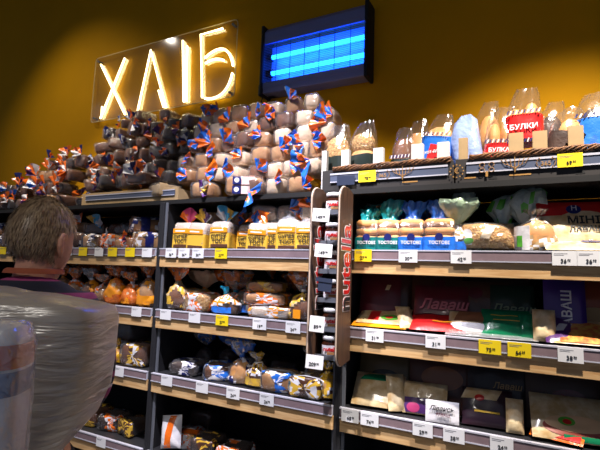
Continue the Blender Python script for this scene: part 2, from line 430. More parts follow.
# ------------------------------------------------------------------ shelving: one unit per bay, x = k .. k+1
ZS = {'A': 1.648, 'B': 1.345, 'C': 1.036, 'D': 0.670, 'E': 0.33}   # top of the price rails
RH, WH = 0.0406, 0.0531
ZTOP = 1.900
NUM = {-2: 'far left', -1: 'left', 0: 'middle', 1: 'right'}
for k in (-2, -1, 0, 1):
    t = thing('shelving_unit', {-2: 'dark shelving bay at the far left, mostly hidden behind the shopper', -1: 'dark shelving bay with oak fronts, just right of the shopper', 0: 'middle shelving bay of toast loaves, between the shopper and the jar rack', 1: 'right shelving bay, below the black crates of buns'}[k], 'shelving', (k, 0, 0))
    obj('back_panel', MB().box(0.0, 0.40, 0.0, 1.0, 0.425, 1.88).mesh('back_panel', M_BLACK), t)
    for sx in (0, 1):
        x0, x1 = (0.0, 0.014) if sx == 0 else (0.986, 1.0)
        o = obj('upright', MB().box(x0, -0.002, 0.0, x1, 0.03, 1.885, 0, .002).box(x0 if sx == 0 else x0+.004, 0.03, 0.0, x1 if sx else x1-.004, 0.40, 1.885).mesh('upright', M_DARK), t)
        fl = MB().box(0.014 if sx == 0 else 0.974, 0.012, 0.0, 0.026 if sx == 0 else 0.986, 0.02, 1.885)
        obj('flange', fl.mesh('flange', M_GREY), o)
    for n, z in ZS.items():
        s = obj('shelf_board', MB().box(0.014, 0.0, z-RH, 0.986, 0.40, z-0.006).mesh('shelf_board', M_DARK), t)
        obj('price_rail', MB().box(0.016, -0.012, z-RH, 0.984, -0.001, z, 0, .0015).box(0.016, -0.0165, z-.0055, 0.984, -0.012, z-.0005).box(0.016, -0.0165, z-RH, 0.984, -0.012, z-RH+.004).mesh('price_rail', M_RAIL), s)
        obj('rail_insert', MB().box(0.018, -0.0145, z-RH+.005, 0.982, -0.0122, z-.0065).mesh('rail_insert', M_INS), s)
        obj('wood_front', MB().box(0.0145, -0.008, z-RH-WH, 0.9855, 0.012, z-RH-.0005, 0, .0015).mesh('wood_front', M_OAK), s)
    ts = obj('top_shelf', MB().box(0.0, 0.035, 1.886, 1.0, 0.43, ZTOP).box(0.0, 0.028, 1.880, 1.0, 0.036, 1.901).mesh('top_shelf', M_BLACK), t)
    obj('base_plinth', MB().box(0.0, 0.02, 0.0, 1.0, 0.40, 0.12).mesh('base_plinth', M_DARK), t)

# ------------------------------------------------------------------ price tags
def price_text(o, text, x, y, z):
    a, c = text.split(',')
    obj('lettering', text_mesh(a, 0.0175, M_INK, align='RIGHT', bold=.0002), o, (x+.006, y, z))
    obj('lettering', text_mesh(c, 0.0095, M_INK, align='LEFT'), o, (x+.0075, y, z+.0035))
def price_tag(u, z, col, text, label, y=-0.0185, w=0.070, h=0.046):
    x = xat(u, z-h/2, y)
    o = obj('price_tag', MB().box(x-w/2, y-.0012, z-h, x+w/2, y, z+.001).mesh('price_tag', M_YEL if col == 'y' else M_WHITE))
    tag(o, label, 'price tag')
    if text: price_text(o, text, x, y-.0022, z-h*.70)
    b = MB()
    b.box(x-w*.42, y-.0016, z-.009, x+w*.12, y-.0012, z-.0075).box(x-w*.42, y-.0016, z-.0135, x-w*.02, y-.0012, z-.0122)
    obj('small_print', b.mesh('small_print', mat('grey_ink', (110, 110, 120), .6)), o)
ORD = ['first', 'second', 'third', 'fourth', 'fifth', 'sixth', 'seventh', 'eighth', 'ninth', 'tenth', 'eleventh', 'twelfth', 'thirteenth', 'fourteenth', 'fifteenth', 'sixteenth']
LV = {'A': 'uppermost', 'B': 'second', 'C': 'third', 'D': 'fourth'}
TAGS = [('A', 'left', [(3, 'y', ''), (68, 'w', ''), (83, 'y', ''), (99, 'w', ''), (112.5, 'y', ''), (130, 'y', ''), (147, 'w', '')]),
        ('A', 'middle', [(171, 'w', '36,90'), (184, 'w', '36,90'), (198, 'w', '30,90'), (221, 'y', '27,90')]),
        ('A', 'right', [(363, 'y', '27,90'), (408, 'w', '30,90'), (461, 'w', '42,90'), (564.5, 'w', '36,90'), (590, 'w', '36,90')]),
        ('B', 'left', [(136.5, 'w', '')]),
        ('B', 'middle', [(165.5, 'w', ''), (194.5, 'w', ''), (222, 'y', '27,90'), (259.5, 'w', '19,90'), (293, 'w', '24,90')]),
        ('B', 'right', [(374.6, 'w', '31,90'), (435.5, 'w', '31,90'), (489.8, 'y', '75,90'), (519.3, 'y', '64,90'), (570.5, 'w', '38,90')]),
        ('C', 'left', [(119, 'w', '')]),
        ('C', 'middle', [(166.7, 'w', ''), (202, 'w', ''), (233, 'w', '24,90'), (266.7, 'w', '24,90')]),
        ('C', 'right', [(350, 'w', '68,90'), (369.5, 'w', '74,90'), (422.6, 'w', '29,90'), (453.8, 'w', '38,90'), (501.6, 'w', '24,90')]),
        ('D', 'left', [(101, 'w', '')])]
for lv, bay, lst in TAGS:
    nw = {'w': 0, 'y': 0}
    for u, c, tx in lst:
        nc = sum(1 for q in lst if q[1] == c); nm = 'yellow' if c == 'y' else 'white'
        pos = '' if nc == 1 else ', '+ORD[nw[c]]+' from left'
        nw[c] += 1
        price_tag(u, ZS[lv]-.001, c, tx, f'{nm} price tag on the {LV[lv]} rail of the {bay} bay{pos}')

# ------------------------------------------------------------------ neon sign
x0, x1, z0, z1 = -1.195, 0.103, 2.594, 3.089
sg = thing('neon_sign', 'glowing warm yellow neon word sign on clear board, high on the wall', 'sign', ((x0+x1)/2, WY-0.03, z0))
W2 = (x1-x0)/2; HS = z1-z0
M_ACR = film('acrylic', (220, 215, 190), 0.03, 0.05, 0.0)
obj('clear_board', MB().box(-W2, 0.0, 0, W2, 0.005, HS, 0, .002).mesh('clear_board', M_ACR), sg)
eb = MB(); r = .03
pts = []
for cx, cz, a in ((W2-r, HS-r, 0), (-W2+r, HS-r, 90), (-W2+r, r, 180), (W2-r, r, 270)):
    for q in range(6): pts.append((cx+r*math.cos(math.radians(a+q*18)), 0.002, cz+r*math.sin(math.radians(a+q*18))))
pts.append(pts[0]); eb.tube(pts, 0.0028, 6)
obj('board_edge', eb.mesh('board_edge', mat('acrylic_edge', (225, 205, 150), .3)), sg)
for sx in (-1, 1):
    for zz in (0.03, HS-0.03): obj('standoff', MB().tube([(sx*(W2-.035), -.006, zz), (sx*(W2-.035), .03, zz)], .008, 10).mesh('standoff', M_GREY), sg)
M_NEON = glow('neon_tube', (1.0, 0.88, 0.46), 8.0)
def px(u, v): p = at(u, v, WY-.04); return (p.x-(x0+x1)/2, -0.010, p.z-z0)
def arc(p0, p1, bulge, n=10):
    a = Vector(p0); b = Vector(p1); m = (a+b)/2; d = b-a; nn = Vector((d.z, 0, -d.x))
    return [tuple((a*(1-s)+b*s)+nn*bulge*4*s*(1-s)) for s in [i/n for i in range(n+1)]]
zs = lambda a: (80+a[0]*0.3, 10+a[1]*0.3)      # reading frame of the enlarged crop
def P(*a): return px(*zs(a))
letters = {
    'letter_kha': [[P(70, 182), P(150, 348)], [P(150, 160), P(68, 362)], [P(74, 322), P(72, 355)]],
    'letter_el': [[P(192, 338), P(236, 134), P(287, 325)], [P(262, 268), P(279, 324)]],
    'letter_i': [[P(343, 102), P(346, 306), P(355, 304), P(357, 120)]],
    'letter_be': [[P(476, 62), P(403, 82), P(407, 292)], arc(P(416, 160), P(510, 186), -0.34), arc(P(418, 178), P(480, 168), -0.12), arc(P(508, 210), P(416, 295), -0.26)],
}
for n, st in letters.items():
    b = MB()
    for s in st: b.tube(s, 0.0062, 8)
    obj(n, b.mesh(n, M_NEON, True), sg)

# ------------------------------------------------------------------ insect lamp
lx0, lx1, lz0, lz1 = 0.345, 0.965, 2.545, 2.935
yb, yf = WY, 0.352
lp = thing('insect_lamp', 'wall mounted insect killer lamp with two glowing blue tubes behind a grille', 'lamp', ((lx0+lx1)/2, WY, lz0))
hw = (lx1-lx0)/2; H = lz1-lz0
M_LH = mat('lamp_housing', (120, 126, 172), .4)  # blue wash of the tubes is put into the housing colour
D = -(yb-yf)
b = MB(); b.add([(-hw, 0, H), (hw, 0, H), (hw, D*.75, H), (-hw, D*.75, H), (-hw, D, H-.03), (hw, D, H-.03), (-hw, D, H-.10), (hw, D, H-.10), (-hw, D+.012, H-.10), (hw, D+.012, H-.10), (-hw, 0, H-.02), (hw, 0, H-.02)],
      [(0, 1, 2, 3), (3, 2, 5, 4), (4, 5, 7, 6), (6, 7, 9, 8), (8, 9, 11, 10), (10, 11, 1, 0), (0, 3, 4, 6, 8, 10), (1, 11, 9, 7, 5, 2)])
obj('top_housing', b.mesh('top_housing', M_LH), lp)
obj('catch_tray', MB().box(-hw, D+.004, 0, hw, -.005, .05, 0, .006).box(-hw, D, .03, hw, D+.012, .062).mesh('catch_tray', M_LH), lp)
obj('reflector', MB().box(-hw, -.012, .05, hw, -.002, H-.08).mesh('reflector', mat('reflector_metal', (222, 226, 236), .45, metal=.2)), lp)
for sx in (-1, 1):
    obj('end_cap', MB().box(sx*hw-.012 if sx > 0 else -hw-.014, D-.012, -.012, sx*hw+.008 if sx > 0 else -hw+.006, 0, H+.012, 0, .008).mesh('end_cap', M_BLACK), lp)
for zz in (.13, .225):
    tb = obj('blue_tube', MB().tube([(-hw+.035, D*.55, zz), (hw-.02, D*.55, zz)], .0125, 12).mesh('blue_tube', glow('uv_tube', (0.004, 0.085, 1.0), 24.0), True), lp)
    obj('tube_socket', MB().box(-hw+.004, D*.55-.016, zz-.018, -hw+.036, D*.55+.016, zz+.018, 0, .003).mesh('tube_socket', M_BLACK), tb)
gr = MB()
for i in range(24): zz = .062+(H-.165)*i/23; gr.box(-hw+.006, D+.002, zz-.0007, hw-.006, D+.0035, zz+.0007)
obj('grille_wires', gr.mesh('grille_wires', M_GREY), lp)['kind'] = 'stuff'
for i in range(1, 7): obj('grille_bar', MB().box(-hw+2*hw*i/7-.0015, D, .06, -hw+2*hw*i/7+.0015, D+.002, H-.10).mesh('grille_bar', M_DARK), lp)
obj('plug_box', MB().box(-hw-.05, -.06, .01, -hw-.015, -.005, .075, 0, .005).box(-hw-.02, -.05, 0.0, -hw+.06, -.01, .018, 0, .004).mesh('plug_box', M_BLACK), lp)
cb = MB()
cb.tube([(-hw-.012, -.02, H*.85), (-hw-.03, -.02, H*.6), (-hw-.045, -.02, H*.4), (-hw-.035, -.03, .07)], .0035, 6)
cb.tube([(-hw-.035, -.03, .01), (-hw-.055, -.02, -.03), (-hw-.11, -.012, -.08), (-hw-.135, -.012, -.14)], .0035, 6)
cb.tube([(-hw-.0, -.03, .0), (-hw-.01, -.02, -.04), (-hw-.05, -.012, -.09), (-hw-.06, -.012, -.14)], .003, 6)
obj('power_cable', cb.mesh('power_cable', M_BLACK, True), lp)

# ------------------------------------------------------------------ crates on the top shelf
def wicker(x0, x1, y, z, m, seed):
    rnd = random.Random(seed); b = MB()
    for s in range(5):
        pts = []; ph = s*1.26
        n = int((x1-x0)/.014)
        for i in range(n+1):
            x = x0+(x1-x0)*i/n
            pts.append((x, y-.004+.007*math.sin(i*.9+ph), z+.008*math.cos(i*.9+ph)+.002*math.sin(i*.23+s)+rnd.uniform(-.0015, .0015)))
        b.tube(pts, .0038, 5)
    return b.mesh('woven_rim', m, True)
def crate(x0, x1, zt, label, front, name='bread_crate', strip=True, wick=True, marks=None, dividers=(), dm=None, side_depth=.34):
    yF = 0.045; zb = ZTOP+.001
    t = thing(name, label, 'crate', ((x0+x1)/2, yF, zb)); w = (x1-x0)/2; h = zt-zb
    b = MB(); b.box(-w, 0, 0, w, .008, h, 0, .001).box(-w, side_depth-.008, 0, w, side_depth, h*.9)
    b.box(-w, .008, 0, -w+.008, side_depth-.008, h*.9).box(w-.008, .008, 0, w, side_depth-.008, h*.9).box(-w+.008, .008, 0, w-.008, side_depth-.008, .006)
    obj('box_body', b.mesh('box_body', front), t)
    if strip:
        s = obj('price_rail', MB().box(-w+.04, -.005, h*.40, w-.02, -.0005, h*.80).mesh('price_rail', M_STRIP), t)
        obj('rail_lip', MB().box(-w+.04, -.0075, h*.74, w-.02, -.005, h*.82).box(-w+.04, -.007, h*.38, w-.02, -.005, h*.43).mesh('rail_lip', M_RAIL), s)
    if wick: obj('woven_rim', wicker(-w+.05, w-.01, .002, h+.004, M_WICK, 3), t)
    for (u, vt, ww, dy) in dividers:
        y = yF+dy; xc = xat(u, zt+.03, y); zz = at(u, vt, y).z
        d = obj('divider', MB().box(-ww/2, 0, 0, ww/2, .022, max(.02, zz-zb-.006)).box(-ww/2+.002, -.0006, .004, -.0005, 0, max(.02, zz-zb-.008)).mesh('divider', dm), t, (xc-(x0+x1)/2, dy, .007))
    if marks:
        for kind, u, size in marks:
            xc = xat(u, zb+h*.5, yF)-(x0+x1)/2
            if kind == 'stars':
                b = MB()
                for i in range(12):
                    a = 2*PI*i/12; b.box(xc+.024*math.cos(a)-.0022, -.0092, h*.5+.024*math.sin(a)-.0022, xc+.024*math.cos(a)+.0022, -.008, h*.5+.024*math.sin(a)+.0022)
                obj('star_ring', b.mesh('star_ring', M_GOLD), t)
                obj('lettering', text_mesh('€', .03, M_GOLD), t, (xc, -.0092, h*.5))
            elif kind == '365':
                b = MB()
                for sx in (-1, 1):
                    for q in range(5):
                        a = math.radians(-50+25*q)
                        p = (xc+sx*.027*math.cos(a), -.0088, h*.55+.02*math.sin(a)); b.tube([p, (p[0]+sx*.004, -.0088, p[2]+.007)], .0014, 4)
                obj('laurel_print', b.mesh('laurel_print', M_GOLD), t)
                obj('lettering', text_mesh('365', .022, M_GOLD), t, (xc, -.0092, h*.55))
            elif kind == 'tree':
                b = MB(); b.tube([(xc, -.0088, h*.3), (xc, -.0088, h*.9)], .0014, 4)
                for q in (1, 2, 3):
                    for sx in (-1, 1): b.tube([(xc, -.0088, h*.35+q*.004), (xc+sx*.011*q, -.0088, h*.5+q*.004), (xc+sx*.015*q, -.0088, h*.84)], .0012, 4)
                obj('wheat_emblem', b.mesh('wheat_emblem', M_GOLD), t)
            elif kind == 'pretzel':
                b = MB()
                for dx in (-.016, .016):
                    for dz in (-.009, .011):
                        b.tube([(xc+dx+.009*math.cos(a*PI/4), -.0088, h*.55+dz+.008*math.sin(a*PI/4)) for a in range(9)], .0014, 4)
                b.box(xc-.004, -.0092, h*.2, xc+.004, -.008, h*.42)
                obj('loaf_emblem', b.mesh('loaf_emblem', M_GOLD), t)
            elif kind == 'line':
                obj('print_line', MB().box(xc-size, -.0012, h*.18, xc+size, -.0004, h*.235).mesh('print_line', M_GOLD), t)
            elif kind == 'hole':
                b = MB(); n = 10
                b.add([(xc+.014*math.cos(PI*i/n), -.0008, h*.1+.013*math.sin(PI*i/n)) for i in range(n+1)], [tuple(range(n+1))])
                obj('hand_hole', b.mesh('hand_hole', M_BLACK), t)
    return t
crate(0.885, 1.432, 1.992, 'black cardboard crate with woven rim below the insect lamp', M_BCARD,
      marks=[('365', 383, 0), ('tree', 403, 0), ('line', 410, .03), ('hole', 407, 0)],
      dividers=[(324, 151, .022, .006), (345, 150, .035, .010), (378, 148, .042, .010), (417, 144, .046, .006), (443, 142, .045, .006)], dm=M_CARDW)
crate(1.438, 2.02, 1.994, 'black cardboard crate with star ring print at the right edge', M_BCARD,
      marks=[('stars', 457, 0), ('pretzel', 487, 0), ('tree', 515, 0), ('365', 546, 0), ('line', 470, .02), ('line', 520, .035), ('hole', 493, 0), ('hole', 580, 0)],
      dividers=[(463, 138, .032, .006), (516, 133, .048, .006), (540, 131, .046, .006), (576, 126, .046, .006)], dm=M_KRAFT)
crate(-0.70, 0.06, 1.972, 'kraft cardboard tray with grey rail under the dark heap', M_KRAFT, name='bread_tray', wick=False)
for u, z, lb in ((367, 1.975, 'yellow price tag on the black crate below the insect lamp'), (570, 1.980, 'yellow price tag on the rightmost black crate')):
    price_tag(u, z, 'y', '78,90' if u < 400 else '69,90', lb, y=0.036, w=.074, h=.046)

# ------------------------------------------------------------------ heap of wrapped loaves on the top shelf
rnd = random.Random(11)
def top_z(x):     # the heap's skyline, metres above the floor
    prof = [(-2.2, 2.02), (-1.55, 2.10), (-1.3, 2.18), (-1.15, 2.24), (-1.0, 2.26), (-.9, 2.34), (-.82, 2.46), (-.6, 2.48), (-.25, 2.48), (0.0, 2.50), (.3, 2.53), (.6, 2.47), (.74, 2.42), (.95, 2.30)]
    for (a, za), (b_, zb) in zip(prof, prof[1:]):
        if a <= x <= b_: return za+(zb-za)*(x-a)/(b_-a)
    return 1.95
def spot_in(reg, row, c):
    return f', {ORD[c]} from left, {ORD[row]+" row up" if row else "bottom row"}, {reg} heap'
PH = 0.091
for row in range(7):
    z = ZTOP+.003+row*PH
    y = 0.135+row*.034
    x = -0.02+0.035*(row % 2) if row else 0.10
    c = 0
    # right, orderly part: pale and tan loaf ends with orange and blue tails
    while x < 0.86:
        w = rnd.choice((.092, .105, .115)); xc = x+w/2
        if xc+w/2 > .868: break
        if z+PH*.75 < top_z(xc)+rnd.uniform(-.03, .02) and not (row < 1 and xc < .38):
            lm = rnd.choice((M_CRUMB, M_CRUMB, M_TAN, M_CRUMB, M_BROWN, M_TAN))
            has = rnd.random() < .86
            tone = {M_CRUMB: 'pale', M_TAN: 'tan', M_BROWN: 'brown'}[lm]
            end_loaf(f'{tone} loaf {"with orange and blue tail" if has else "without tail"}'+spot_in('right', row, c),
                     (xc, y+rnd.uniform(-.022, .016), z), w-.010, PH-rnd.choice((.004, .010, .016)), .155, lm, 'ob' if has else None, rnd.randrange(40), rz=rnd.uniform(-.14, .2), tilt=rnd.uniform(-.07, .07),
                     group='wrapped loaves heaped on the top shelf', fpos=(rnd.uniform(-.035, .04), rnd.uniform(.02, .085)), fdir=rnd.choice((-1, 1))*rnd.uniform(.6, 2.2), fR=rnd.choice((.055, .065, .08)), fs=1.9)
            c += 1
        x += w+.004
    # middle, dark and untidy part
    x = -0.84+0.04*(row % 2); c = 0
    while x < -0.10:
        w = rnd.choice((.08, .10, .12)); xc = x+w/2
        if xc+w/2 > (-.025 if row else .06): break
        if z+PH*.7 < top_z(xc)+.02+rnd.uniform(-.03, .03):
            lm = rnd.choice((M_DKBR, M_BROWN, M_BROWN, M_DKBR))
            has = rnd.random() < .8; fk = rnd.choice(('op', 'nv', 'opd', 'nv'))
            end_loaf(f'{"dark" if lm is M_DKBR else "brown"} rye loaf {("with navy tail" if fk=="nv" else "with orange tail") if has else "in plain film"}'+spot_in('dark', row, c),
                     (xc, y+(.035 if row == 0 else .005)+rnd.uniform(-.03, .02), z+.007+rnd.uniform(0, .004)), w*rnd.uniform(.85, 1.05), PH*rnd.uniform(.7, 1.0), .14, lm, fk if has else None, rnd.randrange(40), rz=rnd.uniform(-.8, .8), tilt=rnd.uniform(-.25, .25),
                     group='dark loaves heaped on the top shelf', fpos=(rnd.uniform(-.03, .03), rnd.uniform(.02, .08)), fdir=rnd.uniform(-2.4, 2.4), fR=rnd.choice((.05, .065)), fs=2.2, filmm=M_FILM_G, pitch=rnd.uniform(-.1, .1))
            c += 1
        x += w+.002
    # left, low part with many small orange and purple tails
    x = -2.05+0.05*(row % 2); c = 0
    while x < -0.86:
        w = rnd.choice((.075, .09, .10)); xc = x+w/2
        if xc+w/2 > -.86: break
        if z+PH*.7 < top_z(xc)+.02+rnd.uniform(-.03, .03):
            lm = rnd.choice((M_BROWN, M_TAN, M_DKBR)); fk = rnd.choice(('op', 'obw', 'op'))
            end_loaf(f'{dict([(M_BROWN,"brown"),(M_TAN,"tan"),(M_DKBR,"dark")])[lm]} loaf with {"orange and purple" if fk=="op" else "orange and blue"} tail'+spot_in('left', row, c),
                     (xc, y-.03+rnd.uniform(-.02, .02), z), w*.92, PH*rnd.uniform(.75, .98), .13, lm, fk, rnd.randrange(40), rz=rnd.uniform(-.6, .6), tilt=rnd.uniform(-.15, .15),
                     group='small loaves heaped at the left of the top shelf', fpos=(rnd.uniform(-.03, .03), rnd.uniform(.03, .09)), fdir=rnd.uniform(-1.8, 1.8), fR=rnd.choice((.055, .065, .075)), fs=2.0, filmm=M_FILM_G)
            c += 1
        x += w+.003
# a few tails and packs that stand proud of the heap
def top_extra(u, v, y, lm, fk, label, R=.075, fd=0.0, w=.11, rz=0):
    p = at(u, v, y)
    end_loaf(label, (p.x, y, p.z), w, .085, .14, lm, fk, int(u), fpos=(0, .06), fdir=fd, fR=R, rz=rz)
FRONT = [(150, 200, .10, .085, M_TAN, None, 'tan paper wrapped bread at the left end of the tray', .10, 0),
         (205, 199, .085, .12, M_TAN, 'py', 'round bread with purple and yellow print in front of the heap', .16, .1)]
zt = ZTOP+.002
end_loaf('round bread with purple and yellow wrapper, front of the heap', (xat(202, zt, .05), .085, zt), .13, .085, .12, M_TAN, 'py', 2, rz=.1, fpos=(.0, .045), fdir=1.2, fR=.05, fs=2.6)
t = end_loaf('pair of stacked sliced packs with navy and pink print, front of the heap', (xat(246, zt, .05)-.02, .10, zt), .19, .10, .14, M_TAN, None, 1, rz=.45)
t.name = 'sliced_bread_pack'
for i, zz in enumerate((.008, .053)):
    o = obj('printed_band', MB().box(-.055, -.0765, zz, -.015, -.0745, zz+.038, 0).box(-.012, -.0765, zz, .05, -.0745, zz+.038, 1).mesh('printed_band', [M_NAVY, mat('pale_pink', (232, 200, 196), .4)]), t)
    obj('round_logo', MB().tube([(-.035, -.0765, zz+.02), (-.035, -.0785, zz+.02)], .012, 14).mesh('round_logo', M_WPR), t)
end_loaf('tan paper pack with amber window lying at the right end of the kraft tray', (xat(156, 1.98, .05), .11, 1.925), .13, .075, .15, M_KRAFT, None, 3, rz=-.35, band=(M_KRAFT, 0, .05))
end_loaf('blue bag of round bread resting on the kraft tray', (xat(137, 2.0, .06), .12, 2.0), .14, .075, .14, M_BROWN, 'nv', 4, rz=.1, fpos=(0, .05), fR=.075, fs=2.8)

# ------------------------------------------------------------------ bags of buns standing in the crates
def bun_bag(label, u, vb, vt, y, w, buns, band=None, m=None, lean=0.1, rz=0.0, seed=0, tilt=0.0, text=None, base=None, ry=.045, band_z=(0.0, .45), stripes=False, zbase=None, topclosed=.35):
    zb = ZTOP+.012; x = xat(u, 2.05, y); h = at(u, vt, y).z-zb
    y += .028; t = thing('bun_bag', label, 'bread', (x, y, zb), (-lean, tilt, rz))
    rx = w/2; kz = .84*h/max(q[1]+2*q[3] for q in buns)
    for (bx, bz, brx, brz, bm_) in buns:
        bz *= kz; brz *= kz; brx *= 1.08
        obj('bun', blob('bun', brx, ry*.85, brz, bm_, seed), t, (bx, 0, bz))
    r = [(0, rx*.92, ry*.8, 3.2), (.01, rx, ry, 3.4), (h*.25, rx, ry, 3.2), (h*.5, rx*.98, ry, 3), (h*.7, rx*.95, ry*.85, 2.6), (h*.84, rx*.86, ry*.60, 2.3, .004, 0, .05), (h*.93, rx*.70, ry*.30, 2.2, .008, 0, .12), (h*1.02, rx*(.50 if topclosed > .3 else .30), ry*.12, 2.0, .012, 0, .16)]
    obj('film', loft('film', r, m or M_FILM_B, 26, seed, .010, 28, cap=(True, False)), t)
    if band:
        z0, z1 = h*band_z[0]+.004, h*band_z[1]
        rr = [(z0+(z1-z0)*q/4, rx+.0025, ry+.0025, 3.3) for q in range(5)]
        obj('printed_band', loft('printed_band', rr, band, 26, seed, .008, 28, cap=(False, False)), t)
        if stripes:
            for zz in ((z1, z1+.014),) if band_z[0] < .1 else ((z1, z1+.014), (z0-.014, z0)):
                b = MB(); n = 12
                for i in range(n):
                    xx = -rx*.92+rx*1.84*i/n; b.add([(xx, -ry-.008, zz[0]), (xx+rx*.07, -ry-.008, zz[0]), (xx+rx*.15, -ry-.008, zz[1]), (xx+rx*.08, -ry-.008, zz[1])], [(0, 1, 2, 3)], i % 2)
                obj('striped_border', b.mesh('striped_border', [M_NAVY, M_WPR]), t)
    if text: obj('lettering', text_mesh(text[0], text[1], text[2], bold=.0006), t, (text[4] if len(text) > 4 else 0, -ry-.0115, h*text[3]), (0, text[5] if len(text) > 5 else 0, 0))
    return t
M_DKGR = mat('dark_green_print', (22, 34, 28), .35, coat=.4)
bun_bag('bag of round brown buns with dark green print, first from the lamp side', 334, 165, 124, .115, .125, [(0, .055, .056, .044, M_SEED)], band=M_DKGR, band_z=(.0, .50), lean=.05, seed=1)
bun_bag('bag of two flat buns with dark green print, between two white dividers', 360, 165, 120, .115, .125, [(0, .055, .056, .025, M_BUN), (.0, .09, .052, .028, M_SEED)], band=M_DKGR, band_z=(.0, .50), lean=.05, seed=2)
bun_bag('small bag with a dark brown bun, left of the red label bag', 400, 162, 126, .115, .095, [(0, .05, .042, .045, M_BROWN)], band=M_DKGR, band_z=(0, .45), seed=3, stripes=True)
bun_bag('clear bag of pastry leaning behind the red label bag', 414, 160, 118, .16, .10, [(0, .06, .04, .05, M_BUN)], seed=4, band=M_BLUE, band_z=(0, .4))
bun_bag('bag of flat buns with tilted red label on blue and white stripes', 430, 160, 112, .115, .12, [(-.0, .02, .05, .04, M_BUN), (.004, .10, .052, .036, M_BUN)], band=M_BLUE, band_z=(.28, .66), seed=5, text=None, tilt=.12, stripes=True)
rb = [o for o in bpy.data.objects if o.get('label', '').startswith('bag of flat buns with tilted red')][0]
obj('red_label', MB().box(-.036, -.0585, .100, .03, -.0565, .162, 0, .0008).mesh('red_label', M_RED), rb, (0, 0, 0), (0, .12, 0))
obj('lettering', text_mesh('ХОТ-ДОГ', .014, M_WPR, bold=.0004), rb, (-.003, -.0605, .131), (0, -.25, 0))
t = bpy.data.objects[-1] if False else None
def red_card(u, v, y, w, h, rot):
    pass
bun_bag('pale blue empty looking plastic bag slumped between buns', 470, 158, 111, .105, .115, [(0, .02, .03, .05, M_LBLUE)], m=M_LBLUE, seed=6, tilt=-.12, ry=.04, topclosed=.2)
bun_bag('clear bag with a tall bun behind the pale blue bag', 482, 155, 98, .17, .10, [(.01, .09, .038, .055, M_BUN), (-.01, .02, .04, .04, M_BUN)], seed=7, tilt=.05)
bun_bag('bag of two upright oval buns with red label', 497, 157, 104, .12, .115, [(-.024, .075, .022, .045, M_BUN), (.024, .075, .025, .05, M_BUN)], band=M_RED, band_z=(.16, .48), seed=8, stripes=True, tilt=.06, text=('БУЛКА', .022, M_WPR, .38))
bun_bag('tallest bag of long buns with big red label in the right crate', 524, 153, 84, .12, .125, [(-.028, .13, .026, .055, M_BUN), (.026, .13, .028, .062, M_BUN), (-.028, .005, .028, .04, M_BUN), (.028, .005, .026, .04, M_BUN)], band=M_RED, band_z=(.40, .68), seed=9, stripes=True, text=('БУЛКИ', .028, M_WPR, .53), ry=.05)
bun_bag('clear bag with dark bun right of the tallest bag', 546, 150, 98, .19, .10, [(0, .08, .04, .06, M_DKBR)], seed=10, tilt=.08)
bun_bag('tilted dark bag with white and red print beside a kraft divider', 558, 150, 104, .10, .11, [(.01, .07, .04, .05, M_BUN)], band=M_DKBR, band_z=(.3, .62), seed=11, tilt=.18, topclosed=.2)
bun_bag('blue and white bag of dark bread at the right edge of the picture', 601, 148, 88, .13, .17, [(0, .02, .07, .085, M_DKBR)], band=M_BLUE, band_z=(.28, .66), seed=12, ry=.055, stripes=True, text=('Хліб', .03, M_WPR, .47, .03))

